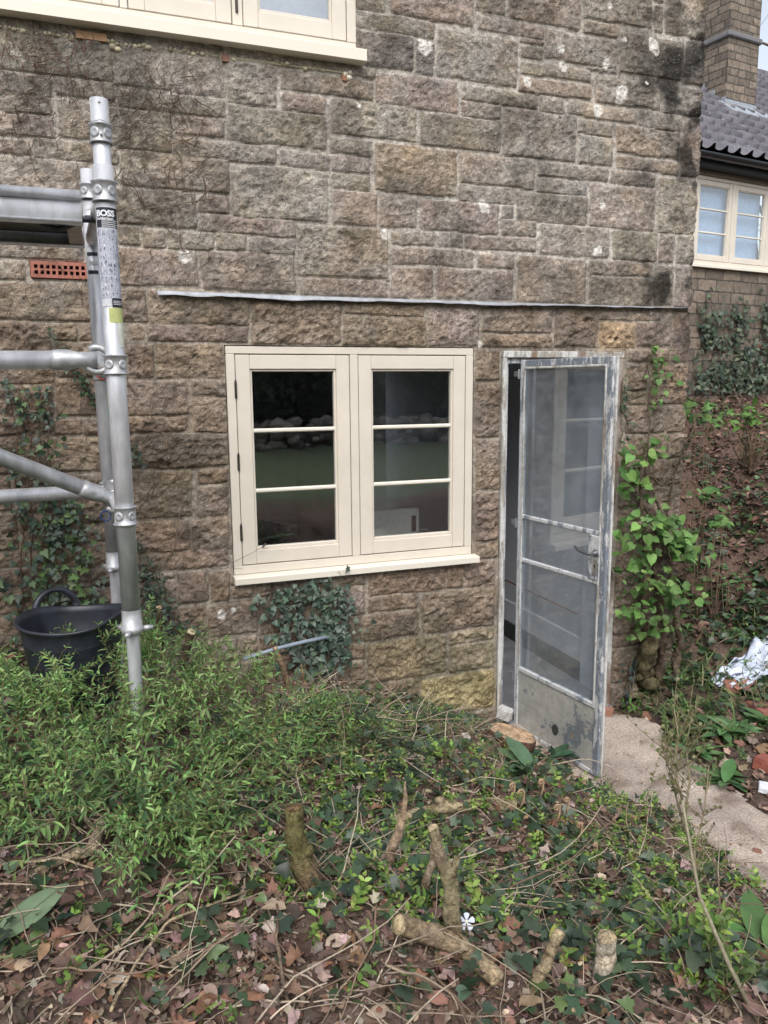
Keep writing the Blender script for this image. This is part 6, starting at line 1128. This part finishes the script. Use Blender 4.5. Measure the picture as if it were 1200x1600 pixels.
# grey pipe in the ivy
mb = MB(); mb.tube([onY(380, 1030, -.14), onY(430, 1014, -.12), onY(470, 1004, -.10), onY(512, 995, -.07)], .0095, (.27, .32, .38), 14); o = mb.build('plastic_pipe', plain('grey_plastic', (.26, .31, .37), .45), None, True); tag(o, 'short grey plastic pipe poking through the ivy below the window', 'pipe')
# --- garden behind the photographer, seen in the panes
mb = MB()
for k in range(900):
    x = rng.uniform(-16, 16); y = -15+rng.normal(0, .12); r = rng.uniform(.09, .2); z = gz(x, -15)+rng.random()*.66; mb.lathe([(0, -r*.7), (r*.8, -r*.5), (r*1.1, 0), (r*.8, r*.5), (0, r*.7)], (x, y, z), (rng.normal(0, .3), rng.normal(0, .3), 1), 7, np.array([.36, .32, .28])*rng.uniform(.45, 1.5))
mb.box((-16, -15.15, -.3), (16, -14.95, .75), (.10, .08, .07)); gw = empty('garden_wall', 'low rubble stone wall across the lawn, mirrored in the lower left panes', 'wall', (0, -15, .1)); mb.build('stones', M_STONE, gw)
for k in range(11):
    x = -17+k*3.4+rng.normal(0, .6); y = -18+rng.normal(0, 1.2); H_ = rng.uniform(6, 9.5) if k not in (4, 5) else 5; zb0 = gz(x, y)
    t = empty('garden_tree', ['dark leafy tree', 'tall dense evergreen', 'broad dark tree', 'ragged dark tree', 'rounded dark tree', 'slim dark tree', 'thick dark tree', 'leaning dark tree', 'spreading tree', 'bushy dark tree', 'loose dark tree'][k]+' behind the mirrored garden wall, number %s from the left' % ['one', 'two', 'three', 'four', 'five', 'six', 'seven', 'eight', 'nine', 'ten', 'eleven'][k], 'tree', (x, y, zb0), 'trees behind the garden wall')
    mb = MB(); mb.tube([(x, y, zb0-.2), (x+.1, y, zb0+H_*.4), (x, y, zb0+H_*.9)], [.2, .14, .04], (.1, .08, .06), 8); 
    for q in range(9): a = rng.uniform(0, 6.28); z = zb0+H_*rng.uniform(.2, .8); mb.tube([(x, y, z), (x+math.cos(a)*1, y+math.sin(a)*1, z+.5), (x+math.cos(a)*1.8, y+math.sin(a)*1.8, z+1)], [.06, .04, .02], (.1, .08, .06), 5)
    mb.build('trunk', M_BARK, t, True); n = 12000; u_ = rng.normal(0, 1, (n, 3)); u_ = unit(u_)*rng.random((n, 1))**.45; cl = (fbm(u_[:, 0]*3+k, u_[:, 2]*3, 331, 3) > .12); u_ = u_[cl]; n = len(u_); P = np.array([x, y, zb0+H_*.47])+u_*[2.6, 1.6, H_*.55]; l_ = Leaves(); l_.add(BIT, P, rng.normal(0, 1, (n, 3)), rng.normal(0, 1, (n, 3)), rng.uniform(.14, .28, n), pick([(.07, .085, .06), (.10, .12, .075), (.15, .16, .11)], n)); l_.build('crown', M_LEAFM, t)
hg = empty('backdrop_hedge', 'added hedge backdrop out of view, keeping the upper pane reflections dark', 'hedge', (0, -21, .2)); hx = np.linspace(-20, 20, 120); hzz = np.linspace(-.5, 6.2, 30); HX, HZ = np.meshgrid(hx, hzz); HY = -21+(fbm(HX*.8, HZ*.9, 341, 4)-.5)*2.2-np.clip(HZ-5, 0, 2)**2*.6; HZ = HZ+(fbm(HX*.7, HX*0, 342, 3)-.5)*1.6*(HZ > 4)  # unseen hedge added behind the trees to block sky gaps in reflections
I = np.arange(HX.size).reshape(HX.shape); F = np.stack([I[:-1, :-1], I[:-1, 1:], I[1:, 1:], I[1:, :-1]], -1).reshape(-1, 4); V_ = np.stack([HX, HY, HZ], -1).reshape(-1, 3); B_ = V_.copy(); B_[:, 1] -= 1.2; hc_ = np.array([.13, .145, .11])*(.6+.9*fbm(HX*2, HZ*2, 343, 4)[..., None]).reshape(-1, 1)
rim = np.stack([I[-1, :-1], I[-1, 1:], I[-1, 1:]+HX.size, I[-1, :-1]+HX.size], -1); q = mesh('hedge_mass', np.vstack([V_, B_]), np.vstack([F, F[:, ::-1]+HX.size, rim]), M_LEAFM, None, np.vstack([hc_, hc_])); own(q, hg)
l_ = Leaves(); k_ = rng.integers(0, len(V_), 16000); P = V_[k_]+rng.normal(0, .16, (16000, 3)); l_.add(BIT, P, rng.normal(0, 1, (16000, 3)), rng.normal(0, 1, (16000, 3)), rng.uniform(.12, .3, 16000), pick([(.09, .10, .07), (.14, .155, .10), (.2, .21, .15)], 16000)); l_.build('leaves', M_LEAFM, hg)
# bare tree beyond the roof
bt = empty('bare_tree', 'leafless tree with fine branches showing above the roof at the top right', 'tree', tuple(CAM+ray(1215, 500)*16)); s_ = MB(); p0 = CAM+ray(1210, 300)*16; p0[2] = 1.5
def grow(p, d, L, r, dep):
    Q = arc(p, d, L, -.2, 6, .18); s_.tube(Q, np.linspace(r, r*.6, 6), (.16, .13, .11), 5, cap=False)
    if dep:
        for k in range(4): grow(Q[rng.integers(2, 6)], unit(Q[-1]-Q[-2])+rng.normal(0, .55, 3), L*rng.uniform(.5, .75), r*.5, dep-1)
grow(p0, (-.05, 0, 1), 4.5, .12, 0)
for k in range(7): grow(p0+np.array([-.1, 0, 1.5+.55*k]), (rng.normal(-.35, .5), rng.normal(0, .4), .8), 2.6, .05, 3)
s_.build('branches', M_TWIG, bt, True)
